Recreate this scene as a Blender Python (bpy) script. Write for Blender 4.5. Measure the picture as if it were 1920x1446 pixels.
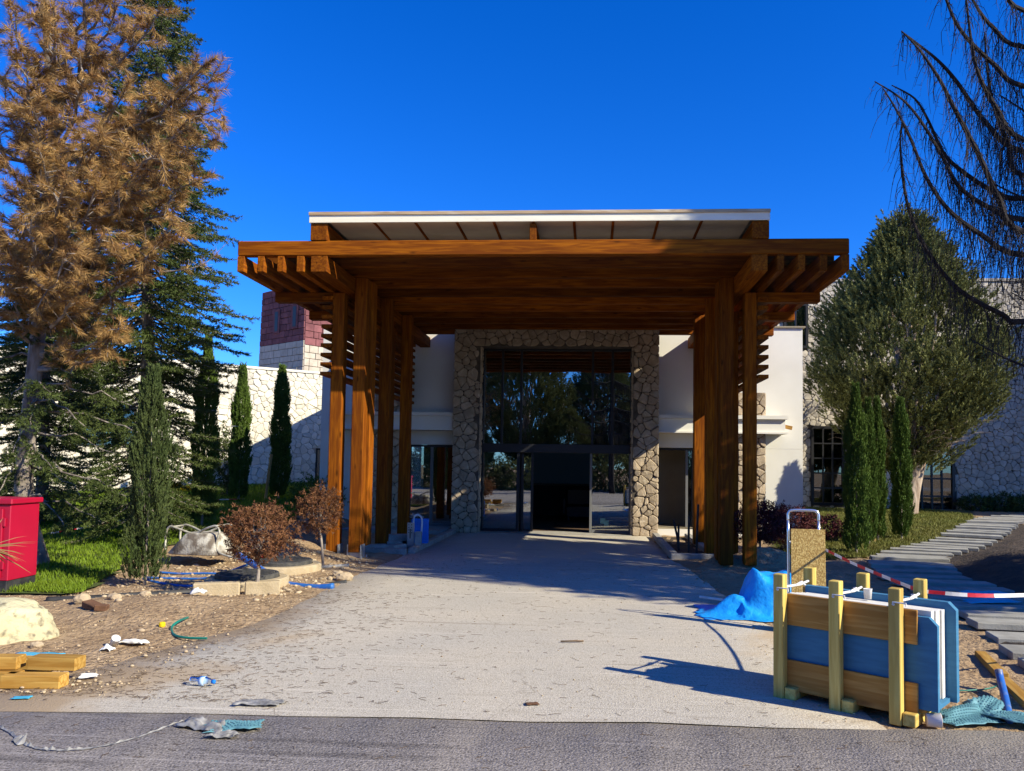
import bpy, bmesh, math, random
import numpy as np
from math import sin, cos, pi, radians, atan2, sqrt, tan
from mathutils import Vector, Matrix, noise

for o in list(bpy.data.objects):
    bpy.data.objects.remove(o)
S = bpy.context.scene
C = S.collection
random.seed(7)
RNG = np.random.default_rng(7)

# ------------------------------------------------------------------ camera
F_PX, YAW, PITCH, ROLL = 1440.0, radians(3.786), radians(2.902), radians(-0.833)
PCX, PCY, CAM_H = 1015.4, 798.8, 1.65
_f = Vector((-sin(YAW) * cos(PITCH), cos(YAW) * cos(PITCH), sin(PITCH)))
_r0 = Vector((cos(YAW), sin(YAW), 0))
_u0 = _r0.cross(_f)
_r = _r0 * cos(ROLL) - _u0 * sin(ROLL)
_u = _u0 * cos(ROLL) + _r0 * sin(ROLL)
cd = bpy.data.cameras.new('camera')
cam = bpy.data.objects.new('camera', cd)
C.objects.link(cam)
cd.sensor_width = 36.0
cd.lens = F_PX / 1920 * 36
cd.shift_x = (960 - PCX) / 1920
cd.shift_y = (PCY - 723) / 1920
cd.clip_start = 0.1
cd.clip_end = 3000
m = Matrix.Identity(4)
for i in range(3):
    m[i][0], m[i][1], m[i][2] = _r[i], _u[i], -_f[i]
m[2][3] = CAM_H
cam.matrix_world = m
S.camera = cam

# ------------------------------------------------------------------ light
SUN_EL = radians(32.5)
SUN_DIR = Vector((0.893 * cos(SUN_EL), -0.45 * cos(SUN_EL), sin(SUN_EL)))   # towards the sun
W = bpy.data.worlds.new('World')
S.world = W
W.use_nodes = True
wn = W.node_tree.nodes
wl = W.node_tree.links
wn.clear()
sky = wn.new('ShaderNodeTexSky')
sky.sky_type = 'NISHITA'
sky.sun_disc = False
sky.sun_elevation = SUN_EL
sky.sun_rotation = atan2(SUN_DIR.x, SUN_DIR.y)
sky.altitude = 1200
sky.air_density = 1.0
sky.dust_density = 0.15
sky.ozone_density = 3.0
hs = wn.new('ShaderNodeHueSaturation')
hs.inputs['Saturation'].default_value = 1.38
hs.inputs['Value'].default_value = 1.1
bg = wn.new('ShaderNodeBackground')
bg.inputs[1].default_value = 0.135
wo = wn.new('ShaderNodeOutputWorld')
wl.new(sky.outputs[0], hs.inputs['Color'])
tint = wn.new('ShaderNodeMixRGB')
tint.blend_type = 'MULTIPLY'
tint.inputs[0].default_value = 1.0
tint.inputs[2].default_value = (0.32, 0.60, 1.04, 1)
wl.new(hs.outputs[0], tint.inputs[1])
wl.new(tint.outputs[0], bg.inputs[0])
wl.new(bg.outputs[0], wo.inputs[0])
sl = bpy.data.lights.new('sun', 'SUN')
sl.energy = 5.0
sl.angle = radians(0.5)
sl.color = (1.0, 0.925, 0.72)
so = bpy.data.objects.new('sun', sl)
C.objects.link(so)
so.rotation_euler = SUN_DIR.to_track_quat('Z', 'Y').to_euler()
S.view_settings.view_transform = 'Standard'
S.view_settings.look = 'None'
S.view_settings.exposure = 0.66
S.view_settings.gamma = 1.0
S.view_settings.use_curve_mapping = False
S.cycles.max_bounces = 6
S.cycles.transparent_max_bounces = 12
S.cycles.use_denoising = True


def at(px, py, Y):
    """point at distance Y down the drive seen in that direction (photograph survey)"""
    d = _f + _r * ((px - PCX) / F_PX) - _u * ((py - PCY) / F_PX)
    t = Y / d.y
    return Vector((d.x * t, Y, CAM_H + d.z * t))


def gr(px, py, z=0.0):
    d = _f + _r * ((px - PCX) / F_PX) - _u * ((py - PCY) / F_PX)
    t = (z - CAM_H) / d.z
    return Vector((d.x * t, d.y * t, z))


# ------------------------------------------------------------------ object helpers
def tag(o, label=None, cat=None, group=None, kind=None):
    if label: o['label'] = label
    if cat: o['category'] = cat
    if group: o['group'] = group
    if kind: o['kind'] = kind
    return o


def link(name, me, mat=None, parent=None):
    o = bpy.data.objects.new(name, me)
    C.objects.link(o)
    if mat is not None and me is not None and not me.materials:
        me.materials.append(mat)
    if parent is not None:
        set_parent(o, parent)
    return o


LOCAL = set()      # parents whose children are written in the parent's own axes


def wmat(o):
    if o in LOCAL: return Matrix.Identity(4)
    mw = Matrix.LocRotScale(o.location, o.rotation_euler, o.scale)
    return mw if o.parent is None else wmat(o.parent) @ o.matrix_parent_inverse @ mw


def set_parent(o, p):
    o.parent = p
    o.matrix_parent_inverse = wmat(p).inverted()


def empty(name, loc=(0, 0, 0), rz=0.0, label=None, cat=None, group=None, kind=None, parent=None, local=False):
    o = bpy.data.objects.new(name, None)
    C.objects.link(o)
    o.location = loc
    o.rotation_euler = (0, 0, rz)
    o.empty_display_size = 0.2
    if parent is not None: set_parent(o, parent)
    if local: LOCAL.add(o)
    return tag(o, label, cat, group, kind)


def copy_tree(o, parent=None):
    c = o.copy()
    C.objects.link(c)
    if parent is not None:
        c.parent = parent
        c.matrix_parent_inverse = o.matrix_parent_inverse.copy()
    for ch in list(o.children):
        copy_tree(ch, c)
    return c


def mesh_np(name, V, Fs, mat=None, smooth=False):
    """V (n,3) array, Fs (m,k) array with fixed k"""
    V = np.asarray(V, dtype=np.float32).reshape(-1, 3)
    Fs = np.asarray(Fs, dtype=np.int32)
    me = bpy.data.meshes.new(name)
    k = Fs.shape[1]
    me.vertices.add(len(V))
    me.vertices.foreach_set('co', V.ravel())
    me.loops.add(Fs.size)
    me.loops.foreach_set('vertex_index', Fs.ravel())
    me.polygons.add(len(Fs))
    me.polygons.foreach_set('loop_start', np.arange(0, Fs.size, k, dtype=np.int32))
    try:
        me.polygons.foreach_set('loop_total', np.full(len(Fs), k, dtype=np.int32))
    except Exception:
        pass
    if smooth:
        me.polygons.foreach_set('use_smooth', np.ones(len(Fs), dtype=bool))
    me.update(calc_edges=True)
    if mat is not None: me.materials.append(mat)
    return me


class MB:
    def __init__(s):
        s.v = []; s.f = []; s.mi = []; s.cur = 0

    def add(s, vs, fs):
        b = len(s.v)
        s.v += [tuple(p) for p in vs]
        for f in fs:
            s.f.append(tuple(i + b for i in f)); s.mi.append(s.cur)
        return s

    def box(s, x0, x1, y0, y1, z0, z1, c=0.0, M=None):
        if c > 0:
            vs, fs = chamfer(x1 - x0, y1 - y0, z1 - z0, c)
            o = ((x0 + x1) / 2, (y0 + y1) / 2, (z0 + z1) / 2)
            vs = [(v[0] + o[0], v[1] + o[1], v[2] + o[2]) for v in vs]
        else:
            vs = [(x, y, z) for z in (z0, z1) for y in (y0, y1) for x in (x0, x1)]
            fs = [(0, 2, 3, 1), (4, 5, 7, 6), (0, 1, 5, 4), (2, 6, 7, 3), (0, 4, 6, 2), (1, 3, 7, 5)]
        if M is not None: vs = [M @ Vector(v) for v in vs]
        return s.add(vs, fs)

    def tube(s, pts, r, n=8, cap=True):
        pts = [Vector(p) for p in pts]
        rs = r if isinstance(r, (list, tuple)) else [r] * len(pts)
        vs = []; fs = []
        a = None
        for i, p in enumerate(pts):
            t = (pts[min(i + 1, len(pts) - 1)] - pts[max(i - 1, 0)])
            if t.length < 1e-9: t = Vector((0, 0, 1))
            t.normalize()
            if a is None:
                a = t.orthogonal().normalized()
            else:
                a = (a - t * a.dot(t))
                a = a.normalized() if a.length > 1e-6 else t.orthogonal().normalized()
            b = t.cross(a)
            for k in range(n):
                q = 2 * pi * k / n
                vs.append(p + (a * cos(q) + b * sin(q)) * rs[i])
        for i in range(len(pts) - 1):
            for k in range(n):
                k2 = (k + 1) % n
                fs.append((i * n + k, i * n + k2, (i + 1) * n + k2, (i + 1) * n + k))
        if cap:
            fs.append(tuple(range(n - 1, -1, -1)))
            fs.append(tuple((len(pts) - 1) * n + k for k in range(n)))
        return s.add(vs, fs)

    def lathe(s, prof, n=20, origin=(0, 0, 0), M=None):
        vs = []; fs = []
        for (r, z) in prof:
            for k in range(n):
                q = 2 * pi * k / n
                v = Vector((origin[0] + r * cos(q), origin[1] + r * sin(q), origin[2] + z))
                vs.append(M @ v if M is not None else v)
        for i in range(len(prof) - 1):
            for k in range(n):
                k2 = (k + 1) % n
                fs.append((i * n + k, i * n + k2, (i + 1) * n + k2, (i + 1) * n + k))
        fs.append(tuple(range(n - 1, -1, -1)))
        fs.append(tuple((len(prof) - 1) * n + k for k in range(n)))
        return s.add(vs, fs)

    def build(s, name, mat, parent=None, smooth=False, loc=None):
        me = bpy.data.meshes.new(name)
        me.from_pydata([tuple(v) for v in s.v], [], s.f)
        mats = mat if isinstance(mat, (list, tuple)) else [mat]
        for mm in mats: me.materials.append(mm)
        if len(mats) > 1:
            me.polygons.foreach_set('material_index', s.mi)
        if smooth:
            me.polygons.foreach_set('use_smooth', [True] * len(s.f))
        me.update()
        o = link(name, me, None, parent)
        if loc is not None: o.location = loc
        return o


def _cham_topo():
    idx = {}
    n = 0
    for sx in (-1, 1):
        for sy in (-1, 1):
            for sz in (-1, 1):
                for a in range(3):
                    idx[(sx, sy, sz, a)] = n; n += 1
    F = []
    for a in range(3):
        b, c = [(1, 2), (2, 0), (0, 1)][a]
        for s in (-1, 1):
            q = []
            for (tb, tc) in ((-1, -1), (1, -1), (1, 1), (-1, 1)):
                k = [0, 0, 0]; k[a] = s; k[b] = tb; k[c] = tc
                q.append(idx[(*k, a)])
            F.append(q)
        # edges running along a
        for tb in (-1, 1):
            for tc in (-1, 1):
                k0 = [0, 0, 0]; k0[a] = -1; k0[b] = tb; k0[c] = tc
                k1 = list(k0); k1[a] = 1
                F.append([idx[(*k0, b)], idx[(*k0, c)], idx[(*k1, c)], idx[(*k1, b)]])
    for sx in (-1, 1):
        for sy in (-1, 1):
            for sz in (-1, 1):
                F.append([idx[(sx, sy, sz, a)] for a in range(3)])
    return idx, F


_CI, _CF = _cham_topo()
_CF2 = None


def chamfer(lx, ly, lz, c):
    global _CF2
    h = (lx / 2, ly / 2, lz / 2)
    c = min(c, min(h) * 0.6)
    vs = [None] * 24
    for (sx, sy, sz, a), i in _CI.items():
        s = (sx, sy, sz)
        vs[i] = tuple(s[k] * (h[k] if k == a else h[k] - c) for k in range(3))
    if _CF2 is None:
        _CF2 = []
        for f in _CF:
            p = [Vector(vs[i]) for i in f]
            nrm = (p[1] - p[0]).cross(p[2] - p[0])
            ctr = sum(p, Vector()) / len(p)
            _CF2.append(tuple(f) if nrm.dot(ctr) > 0 else tuple(reversed(f)))
    return vs, _CF2


_tc = {}


def timber(name, axis, xr, yr, zr, mat, parent=None, c=0.006):
    """one squared piece; its own local x runs along the grain"""
    d = (xr[1] - xr[0], yr[1] - yr[0], zr[1] - zr[0])
    if axis == 'X': L = d; rot = (0, 0, 0)
    elif axis == 'Y': L = (d[1], d[0], d[2]); rot = (0, 0, pi / 2)
    else: L = (d[2], d[1], d[0]); rot = (0, -pi / 2, 0)
    key = (name, tuple(round(q, 4) for q in L), mat.name)
    if key not in _tc:
        me = bpy.data.meshes.new(name)
        vs, fs = chamfer(*L, c)
        me.from_pydata(vs, [], fs)
        me.materials.append(mat)
        _tc[key] = me
    o = link(name, _tc[key], None, parent)
    o.location = ((xr[0] + xr[1]) / 2, (yr[0] + yr[1]) / 2, (zr[0] + zr[1]) / 2)
    o.rotation_euler = rot
    return o


def beam_between(name, p0, p1, w, h, mat, parent=None, c=0.004, roll=0.0):
    p0 = Vector(p0); p1 = Vector(p1)
    d = p1 - p0
    L = d.length
    me = bpy.data.meshes.new(name)
    vs, fs = chamfer(L, w, h, c)
    me.from_pydata(vs, [], fs)
    me.materials.append(mat)
    o = link(name, me, None, parent)
    o.location = (p0 + p1) / 2
    q = d.to_track_quat('X', 'Z')
    if roll: q = q @ Matrix.Rotation(roll, 3, 'X').to_quaternion()
    o.rotation_euler = q.to_euler()
    return o


def spline(pts, n=8):
    P = [Vector(p) for p in pts]
    out = []
    for i in range(len(P) - 1):
        p0 = P[max(i - 1, 0)]; p1 = P[i]; p2 = P[i + 1]; p3 = P[min(i + 2, len(P) - 1)]
        for k in range(n):
            t = k / n
            out.append(0.5 * ((2 * p1) + (p2 - p0) * t + (2 * p0 - 5 * p1 + 4 * p2 - p3) * t * t + (3 * p1 - p0 - 3 * p2 + p3) * t ** 3))
    out.append(P[-1])
    return out


# ------------------------------------------------------------------ materials
def nmat(name):
    mt = bpy.data.materials.new(name)
    mt.use_nodes = True
    nt = mt.node_tree
    return mt, nt, nt.nodes, nt.links, nt.nodes['Principled BSDF']


def pmat(name, c1, c2=None, scale=4.0, rough=0.8, bump=0.0, bscale=30.0, stretch=(1, 1, 1), rand=0.0, island=0.0,
         spec=0.3, metal=0.0, c3=None, s3=40.0, a3=(0.55, 0.75), coord='Object', contrast=(0.35, 0.65), detail=5.0,
         bdist=0.02, transl=0.0):
    mt, nt, N, L, B = nmat(name)
    B.inputs['Roughness'].default_value = rough
    B.inputs['Specular IOR Level'].default_value = spec
    B.inputs['Metallic'].default_value = metal
    tc = N.new('ShaderNodeTexCoord')
    mp = N.new('ShaderNodeMapping')
    mp.inputs['Scale'].default_value = stretch
    L.new(tc.outputs[coord], mp.inputs['Vector'])
    oi = N.new('ShaderNodeObjectInfo')
    if coord == 'Object' and rand > 0:
        mm = N.new('ShaderNodeMath'); mm.operation = 'MULTIPLY'; mm.inputs[1].default_value = 37.0
        L.new(oi.outputs['Random'], mm.inputs[0])
        L.new(mm.outputs[0], mp.inputs['Location'])
    vec = mp.outputs[0]

    def rgb(c): return (c[0], c[1], c[2], 1.0)
    col = None
    if c2 is not None:
        nz = N.new('ShaderNodeTexNoise'); nz.inputs['Scale'].default_value = scale; nz.inputs['Detail'].default_value = detail
        L.new(vec, nz.inputs['Vector'])
        rp = N.new('ShaderNodeValToRGB')
        rp.color_ramp.elements[0].position = contrast[0]; rp.color_ramp.elements[1].position = contrast[1]
        rp.color_ramp.elements[0].color = rgb(c1); rp.color_ramp.elements[1].color = rgb(c2)
        L.new(nz.outputs['Fac'], rp.inputs[0])
        col = rp.outputs[0]
    else:
        rc = N.new('ShaderNodeRGB'); rc.outputs[0].default_value = rgb(c1); col = rc.outputs[0]
    if c3 is not None:
        n3 = N.new('ShaderNodeTexNoise'); n3.inputs['Scale'].default_value = s3; n3.inputs['Detail'].default_value = 6.0
        L.new(vec, n3.inputs['Vector'])
        r3 = N.new('ShaderNodeMapRange'); r3.inputs['From Min'].default_value = a3[0]; r3.inputs['From Max'].default_value = a3[1]
        L.new(n3.outputs['Fac'], r3.inputs['Value'])
        mx = N.new('ShaderNodeMixRGB'); mx.inputs[2].default_value = rgb(c3)
        L.new(r3.outputs[0], mx.inputs[0]); L.new(col, mx.inputs[1]); col = mx.outputs[0]
    for amt, src in ((rand, oi.outputs['Random']), (island, None)):
        if amt > 0:
            if src is None:
                ge = N.new('ShaderNodeNewGeometry'); src = ge.outputs['Random Per Island']
            mr = N.new('ShaderNodeMapRange'); mr.inputs['To Min'].default_value = 1 - amt; mr.inputs['To Max'].default_value = 1 + amt
            L.new(src, mr.inputs['Value'])
            ml = N.new('ShaderNodeVectorMath'); ml.operation = 'SCALE'
            L.new(col, ml.inputs[0]); L.new(mr.outputs[0], ml.inputs['Scale']); col = ml.outputs[0]
    L.new(col, B.inputs['Base Color'])
    if bump > 0:
        nb = N.new('ShaderNodeTexNoise'); nb.inputs['Scale'].default_value = bscale; nb.inputs['Detail'].default_value = 6.0
        L.new(vec, nb.inputs['Vector'])
        bp = N.new('ShaderNodeBump'); bp.inputs['Strength'].default_value = bump; bp.inputs['Distance'].default_value = bdist
        L.new(nb.outputs['Fac'], bp.inputs['Height']); L.new(bp.outputs[0], B.inputs['Normal'])
    if transl > 0:
        tr = N.new('ShaderNodeBsdfTranslucent'); L.new(col, tr.inputs['Color'])
        ms = N.new('ShaderNodeMixShader'); ms.inputs[0].default_value = transl
        L.new(B.outputs[0], ms.inputs[1]); L.new(tr.outputs[0], ms.inputs[2])
        L.new(ms.outputs[0], N['Material Output'].inputs['Surface'])
    return mt


def wood_mat(name, c1, c2, dark, rough=0.55, rand=0.15, knots=True):
    mt, nt, N, L, B = nmat(name)
    B.inputs['Roughness'].default_value = rough
    B.inputs['Specular IOR Level'].default_value = 0.1
    tc = N.new('ShaderNodeTexCoord'); oi = N.new('ShaderNodeObjectInfo')
    mm = N.new('ShaderNodeMath'); mm.operation = 'MULTIPLY'; mm.inputs[1].default_value = 53.0
    L.new(oi.outputs['Random'], mm.inputs[0])
    mp = N.new('ShaderNodeMapping'); mp.inputs['Scale'].default_value = (0.9, 14, 14)
    L.new(tc.outputs['Object'], mp.inputs['Vector']); L.new(mm.outputs[0], mp.inputs['Location'])
    n1 = N.new('ShaderNodeTexNoise'); n1.inputs['Scale'].default_value = 2.2; n1.inputs['Detail'].default_value = 8; n1.inputs['Distortion'].default_value = 0.7
    L.new(mp.outputs[0], n1.inputs['Vector'])
    rp = N.new('ShaderNodeValToRGB')
    e = rp.color_ramp.elements
    e[0].position = 0.36; e[0].color = (*c1, 1); e[1].position = 0.58; e[1].color = (*c2, 1)
    L.new(n1.outputs['Fac'], rp.inputs[0])
    mp2 = N.new('ShaderNodeMapping'); mp2.inputs['Scale'].default_value = (1.6, 5, 5)
    L.new(tc.outputs['Object'], mp2.inputs['Vector']); L.new(mm.outputs[0], mp2.inputs['Location'])
    vo = N.new('ShaderNodeTexVoronoi'); vo.inputs['Scale'].default_value = 1.3
    L.new(mp2.outputs[0], vo.inputs['Vector'])
    kr = N.new('ShaderNodeMapRange'); kr.inputs['From Min'].default_value = 0.05; kr.inputs['From Max'].default_value = 0.16
    kr.inputs['To Min'].default_value = 0.75 if knots else 0; kr.inputs['To Max'].default_value = 0
    L.new(vo.outputs['Distance'], kr.inputs['Value'])
    mx = N.new('ShaderNodeMixRGB'); mx.inputs[2].default_value = (*dark, 1)
    L.new(kr.outputs[0], mx.inputs[0]); L.new(rp.outputs[0], mx.inputs[1])
    # uneven stain: broad darker patches and drip streaks
    n9 = N.new('ShaderNodeTexNoise'); n9.inputs['Scale'].default_value = 1.5; n9.inputs['Detail'].default_value = 6
    mp9 = N.new('ShaderNodeMapping'); mp9.inputs['Scale'].default_value = (0.5, 2.5, 2.5)
    L.new(tc.outputs['Object'], mp9.inputs['Vector']); L.new(mm.outputs[0], mp9.inputs['Location']); L.new(mp9.outputs[0], n9.inputs['Vector'])
    r9 = N.new('ShaderNodeMapRange'); r9.inputs['From Min'].default_value = 0.45; r9.inputs['From Max'].default_value = 0.72; r9.inputs['To Max'].default_value = 0.55
    L.new(n9.outputs['Fac'], r9.inputs['Value'])
    m9 = N.new('ShaderNodeMixRGB'); m9.inputs[2].default_value = (c2[0] * .5, c2[1] * .42, c2[2] * .5, 1)
    L.new(r9.outputs[0], m9.inputs[0]); L.new(mx.outputs[0], m9.inputs[1])
    mx = m9
    mr = N.new('ShaderNodeMapRange'); mr.inputs['To Min'].default_value = 1 - rand; mr.inputs['To Max'].default_value = 1 + rand
    L.new(oi.outputs['Random'], mr.inputs['Value'])
    ml = N.new('ShaderNodeVectorMath'); ml.operation = 'SCALE'
    L.new(mx.outputs[0], ml.inputs[0]); L.new(mr.outputs[0], ml.inputs['Scale'])
    L.new(ml.outputs[0], B.inputs['Base Color'])
    bp = N.new('ShaderNodeBump'); bp.inputs['Strength'].default_value = 0.35; bp.inputs['Distance'].default_value = 0.006
    L.new(n1.outputs['Fac'], bp.inputs['Height']); L.new(bp.outputs[0], B.inputs['Normal'])
    return mt


def glass_mat(name, tint=(0.55, 0.6, 0.6), refl=0.27):
    mt = bpy.data.materials.new(name)
    mt.use_nodes = True
    N = mt.node_tree.nodes; L = mt.node_tree.links
    N.clear()
    out = N.new('ShaderNodeOutputMaterial')
    gl = N.new('ShaderNodeBsdfGlossy'); gl.inputs['Roughness'].default_value = 0.0; gl.inputs['Color'].default_value = (0.95, 0.97, 1, 1)
    tp = N.new('ShaderNodeBsdfTransparent'); tp.inputs['Color'].default_value = (*tint, 1)
    fr = N.new('ShaderNodeFresnel'); fr.inputs['IOR'].default_value = 1.5
    ad = N.new('ShaderNodeMath'); ad.operation = 'ADD'; ad.inputs[1].default_value = refl; ad.use_clamp = True
    mx = N.new('ShaderNodeMixShader')
    tc = N.new('ShaderNodeTexCoord')
    nz = N.new('ShaderNodeTexNoise'); nz.inputs['Scale'].default_value = 1.1; nz.inputs['Detail'].default_value = 1
    bp = N.new('ShaderNodeBump'); bp.inputs['Strength'].default_value = 0.05; bp.inputs['Distance'].default_value = 0.03
    L.new(tc.outputs['Object'], nz.inputs['Vector']); L.new(nz.outputs['Fac'], bp.inputs['Height']); L.new(bp.outputs[0], gl.inputs['Normal'])
    L.new(fr.outputs[0], ad.inputs[0]); L.new(ad.outputs[0], mx.inputs[0])
    L.new(tp.outputs[0], mx.inputs[1]); L.new(gl.outputs[0], mx.inputs[2])
    L.new(mx.outputs[0], out.inputs['Surface'])
    return mt


M = {}
M['wood'] = wood_mat('stained_timber', (0.30, 0.090, 0.004), (0.165, 0.042, 0.003), (0.03, 0.008, 0.001), rough=0.7, rand=0.32)
M['beamwood'] = wood_mat('stained_beam_timber', (0.29, 0.088, 0.004), (0.15, 0.038, 0.003), (0.025, 0.007, 0.001), rough=0.65, rand=0.5)
M['cratewood'] = wood_mat('crate_pine', (0.74, 0.58, 0.17), (0.58, 0.40, 0.10), (0.25, 0.12, 0.03), rough=0.75, rand=0.12)
M['plank'] = wood_mat('crate_plank', (0.50, 0.29, 0.085), (0.37, 0.19, 0.045), (0.16, 0.07, 0.02), rough=0.75, rand=0.15)
M['offcut'] = wood_mat('offcut_pine', (0.55, 0.34, 0.09), (0.38, 0.20, 0.04), (0.2, 0.09, 0.02), rough=0.75, rand=0.15)
M['stake'] = wood_mat('stake_wood', (0.55, 0.38, 0.16), (0.4, 0.25, 0.09), (0.2, 0.1, 0.03), rough=0.8, knots=False)
M['osb'] = pmat('strand_board', (0.58, 0.42, 0.15), (0.34, 0.21, 0.06), scale=85, rough=0.8, bump=0.3, bscale=90, stretch=(1, 1, 0.7), contrast=(0.40, 0.56))
M['stucco'] = pmat('white_stucco', (0.80, 0.77, 0.69), (0.74, 0.71, 0.63), scale=1.3, rough=0.9, bump=0.12, bscale=140, bdist=0.004, spec=0.15)
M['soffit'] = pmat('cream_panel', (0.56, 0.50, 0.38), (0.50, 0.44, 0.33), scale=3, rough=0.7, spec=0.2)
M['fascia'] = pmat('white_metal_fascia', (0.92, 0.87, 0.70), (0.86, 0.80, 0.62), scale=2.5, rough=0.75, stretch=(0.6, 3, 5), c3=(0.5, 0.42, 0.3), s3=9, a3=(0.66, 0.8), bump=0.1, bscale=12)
M['stone'] = pmat('rubble_stone', (0.47, 0.375, 0.265), (0.34, 0.265, 0.18), scale=5, rough=0.9, bump=0.55, bscale=26, rand=0.16, island=0.14, spec=0.15, c3=(0.52, 0.44, 0.33), s3=14)
M['palestone'] = pmat('pale_rubble_stone', (0.74, 0.69, 0.57), (0.66, 0.61, 0.50), scale=4, rough=0.9, bump=0.5, bscale=22, rand=0.12, island=0.12, spec=0.15)
M['farstone'] = pmat('grey_rubble_stone', (0.56, 0.50, 0.41), (0.43, 0.38, 0.31), scale=4, rough=0.9, bump=0.45, bscale=22, rand=0.14, island=0.14, spec=0.15)
M['mortar'] = pmat('stone_joint', (0.13, 0.11, 0.085), (0.085, 0.07, 0.055), scale=8, rough=0.95, bump=0.4, bscale=40)
M['palemortar'] = pmat('pale_stone_joint', (0.50, 0.46, 0.38), (0.42, 0.38, 0.32), scale=8, rough=0.95, bump=0.4, bscale=40)
M['redstone'] = pmat('red_ashlar', (0.22, 0.085, 0.085), (0.15, 0.058, 0.06), scale=3, rough=0.9, bump=0.4, bscale=12, rand=0.2, spec=0.15)
M['creamstone'] = pmat('cream_ashlar', (0.52, 0.45, 0.35), (0.42, 0.36, 0.28), scale=3, rough=0.9, bump=0.3, bscale=12, rand=0.08, spec=0.15)
M['frame'] = pmat('black_frame', (0.016, 0.016, 0.018), rough=0.45, spec=0.4)
M['greyframe'] = pmat('grey_frame', (0.16, 0.16, 0.16), rough=0.45, spec=0.4)
M['glass'] = glass_mat('entrance_glass')
M['darkglass'] = glass_mat('window_glass', tint=(0.35, 0.4, 0.42), refl=0.1)
M['blueglass'] = glass_mat('sky_glass', tint=(0.25, 0.3, 0.35), refl=0.45)
M['frost'] = pmat('frosted_pane', (0.14, 0.145, 0.125), rough=0.6, transl=0.85)
M['lipwood'] = pmat('exposed_batten', (0.58, 0.44, 0.27), (0.38, 0.26, 0.15), scale=3, rough=0.85, stretch=(0.5, 4, 4), c3=(0.75, 0.68, 0.52), s3=5)
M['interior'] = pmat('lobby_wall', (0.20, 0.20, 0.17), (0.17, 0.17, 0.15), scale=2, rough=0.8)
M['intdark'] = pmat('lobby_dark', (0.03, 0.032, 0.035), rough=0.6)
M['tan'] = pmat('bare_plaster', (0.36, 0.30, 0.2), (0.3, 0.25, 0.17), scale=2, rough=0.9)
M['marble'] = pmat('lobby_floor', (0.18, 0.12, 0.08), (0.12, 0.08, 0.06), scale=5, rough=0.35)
M['concrete'] = pmat('grey_concrete', (0.36, 0.34, 0.30), (0.27, 0.25, 0.22), scale=6, rough=0.92, bump=0.35, bscale=60, rand=0.08, c3=(0.42, 0.40, 0.36), s3=30)
M['paleconc'] = pmat('pale_concrete_block', (0.52, 0.42, 0.27), (0.42, 0.33, 0.2), scale=7, rough=0.92, bump=0.4, bscale=60, rand=0.08)
M['slab'] = pmat('path_slab', (0.35, 0.34, 0.30), (0.25, 0.24, 0.21), scale=5, rough=0.92, bump=0.3, bscale=70, rand=0.1)
M['galv'] = pmat('galvanised_steel', (0.50, 0.52, 0.55), (0.38, 0.40, 0.43), scale=12, rough=0.42, metal=0.75, spec=0.5)
M['chrome'] = pmat('aluminium_tube', (0.74, 0.75, 0.78), rough=0.28, metal=0.9, spec=0.5)
M['oldpaint'] = pmat('worn_tube', (0.52, 0.50, 0.42), (0.32, 0.29, 0.22), scale=14, rough=0.6, metal=0.3, bump=0.3)
M['tray'] = pmat('cement_stained_tray', (0.50, 0.47, 0.40), (0.16, 0.13, 0.10), scale=6, rough=0.85, bump=0.5, bscale=40, contrast=(0.42, 0.6))
M['iron'] = pmat('cast_iron', (0.045, 0.045, 0.045), (0.09, 0.085, 0.075), scale=12, rough=0.7, bump=0.4, bscale=50)
M['blackpl'] = pmat('black_plastic', (0.02, 0.021, 0.024), (0.06, 0.058, 0.055), scale=6, rough=0.55)
M['bluepipe'] = pmat('blue_pipe', (0.02, 0.11, 0.46), (0.03, 0.14, 0.42), scale=5, rough=0.4, c3=(0.3, 0.27, 0.22), s3=7, a3=(0.56, 0.75))
M['bluecrate'] = pmat('blue_plastic', (0.01, 0.20, 0.72), (0.012, 0.17, 0.6), scale=5, rough=0.4)
M['tarp'] = pmat('blue_tarpaulin', (0.012, 0.33, 0.85), (0.010, 0.25, 0.72), scale=7, rough=0.38, bump=0.5, bscale=24, spec=0.5)
M['foam'] = pmat('blue_foam_board', (0.05, 0.19, 0.33), (0.04, 0.155, 0.28), scale=6, rough=0.7, stretch=(1, 1, 6), bump=0.12, bscale=80)
M['whitepanel'] = pmat('white_panel', (0.76, 0.74, 0.68), (0.66, 0.63, 0.56), scale=8, rough=0.6)
M['cyanpl'] = pmat('cyan_plastic', (0.06, 0.42, 0.62), (0.05, 0.36, 0.54), scale=5, rough=0.5)
M['bubble'] = pmat('teal_bubble_wrap', (0.13, 0.30, 0.34), (0.09, 0.22, 0.26), scale=6, rough=0.6, spec=0.3)
M['clearpl'] = pmat('grey_film', (0.34, 0.33, 0.31), (0.15, 0.145, 0.14), scale=22, rough=0.45, spec=0.5)
M['whitepl'] = pmat('white_plastic', (0.78, 0.77, 0.74), (0.66, 0.65, 0.62), scale=9, rough=0.5)
M['red'] = pmat('red_enamel', (0.40, 0.004, 0.032), (0.35, 0.004, 0.028), scale=2, rough=0.42, spec=0.45, bump=0.03, bscale=40)
M['tapered'] = pmat('tape_red', (0.55, 0.02, 0.04), rough=0.5)
M['tapewhite'] = pmat('tape_white', (0.75, 0.72, 0.7), rough=0.5)
M['boulder'] = pmat('pale_boulder', (0.58, 0.53, 0.33), (0.46, 0.40, 0.24), scale=3, rough=0.95, bump=0.6, bscale=16, c3=(0.2, 0.17, 0.11), s3=13, a3=(0.53, 0.68), bdist=0.03)
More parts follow.
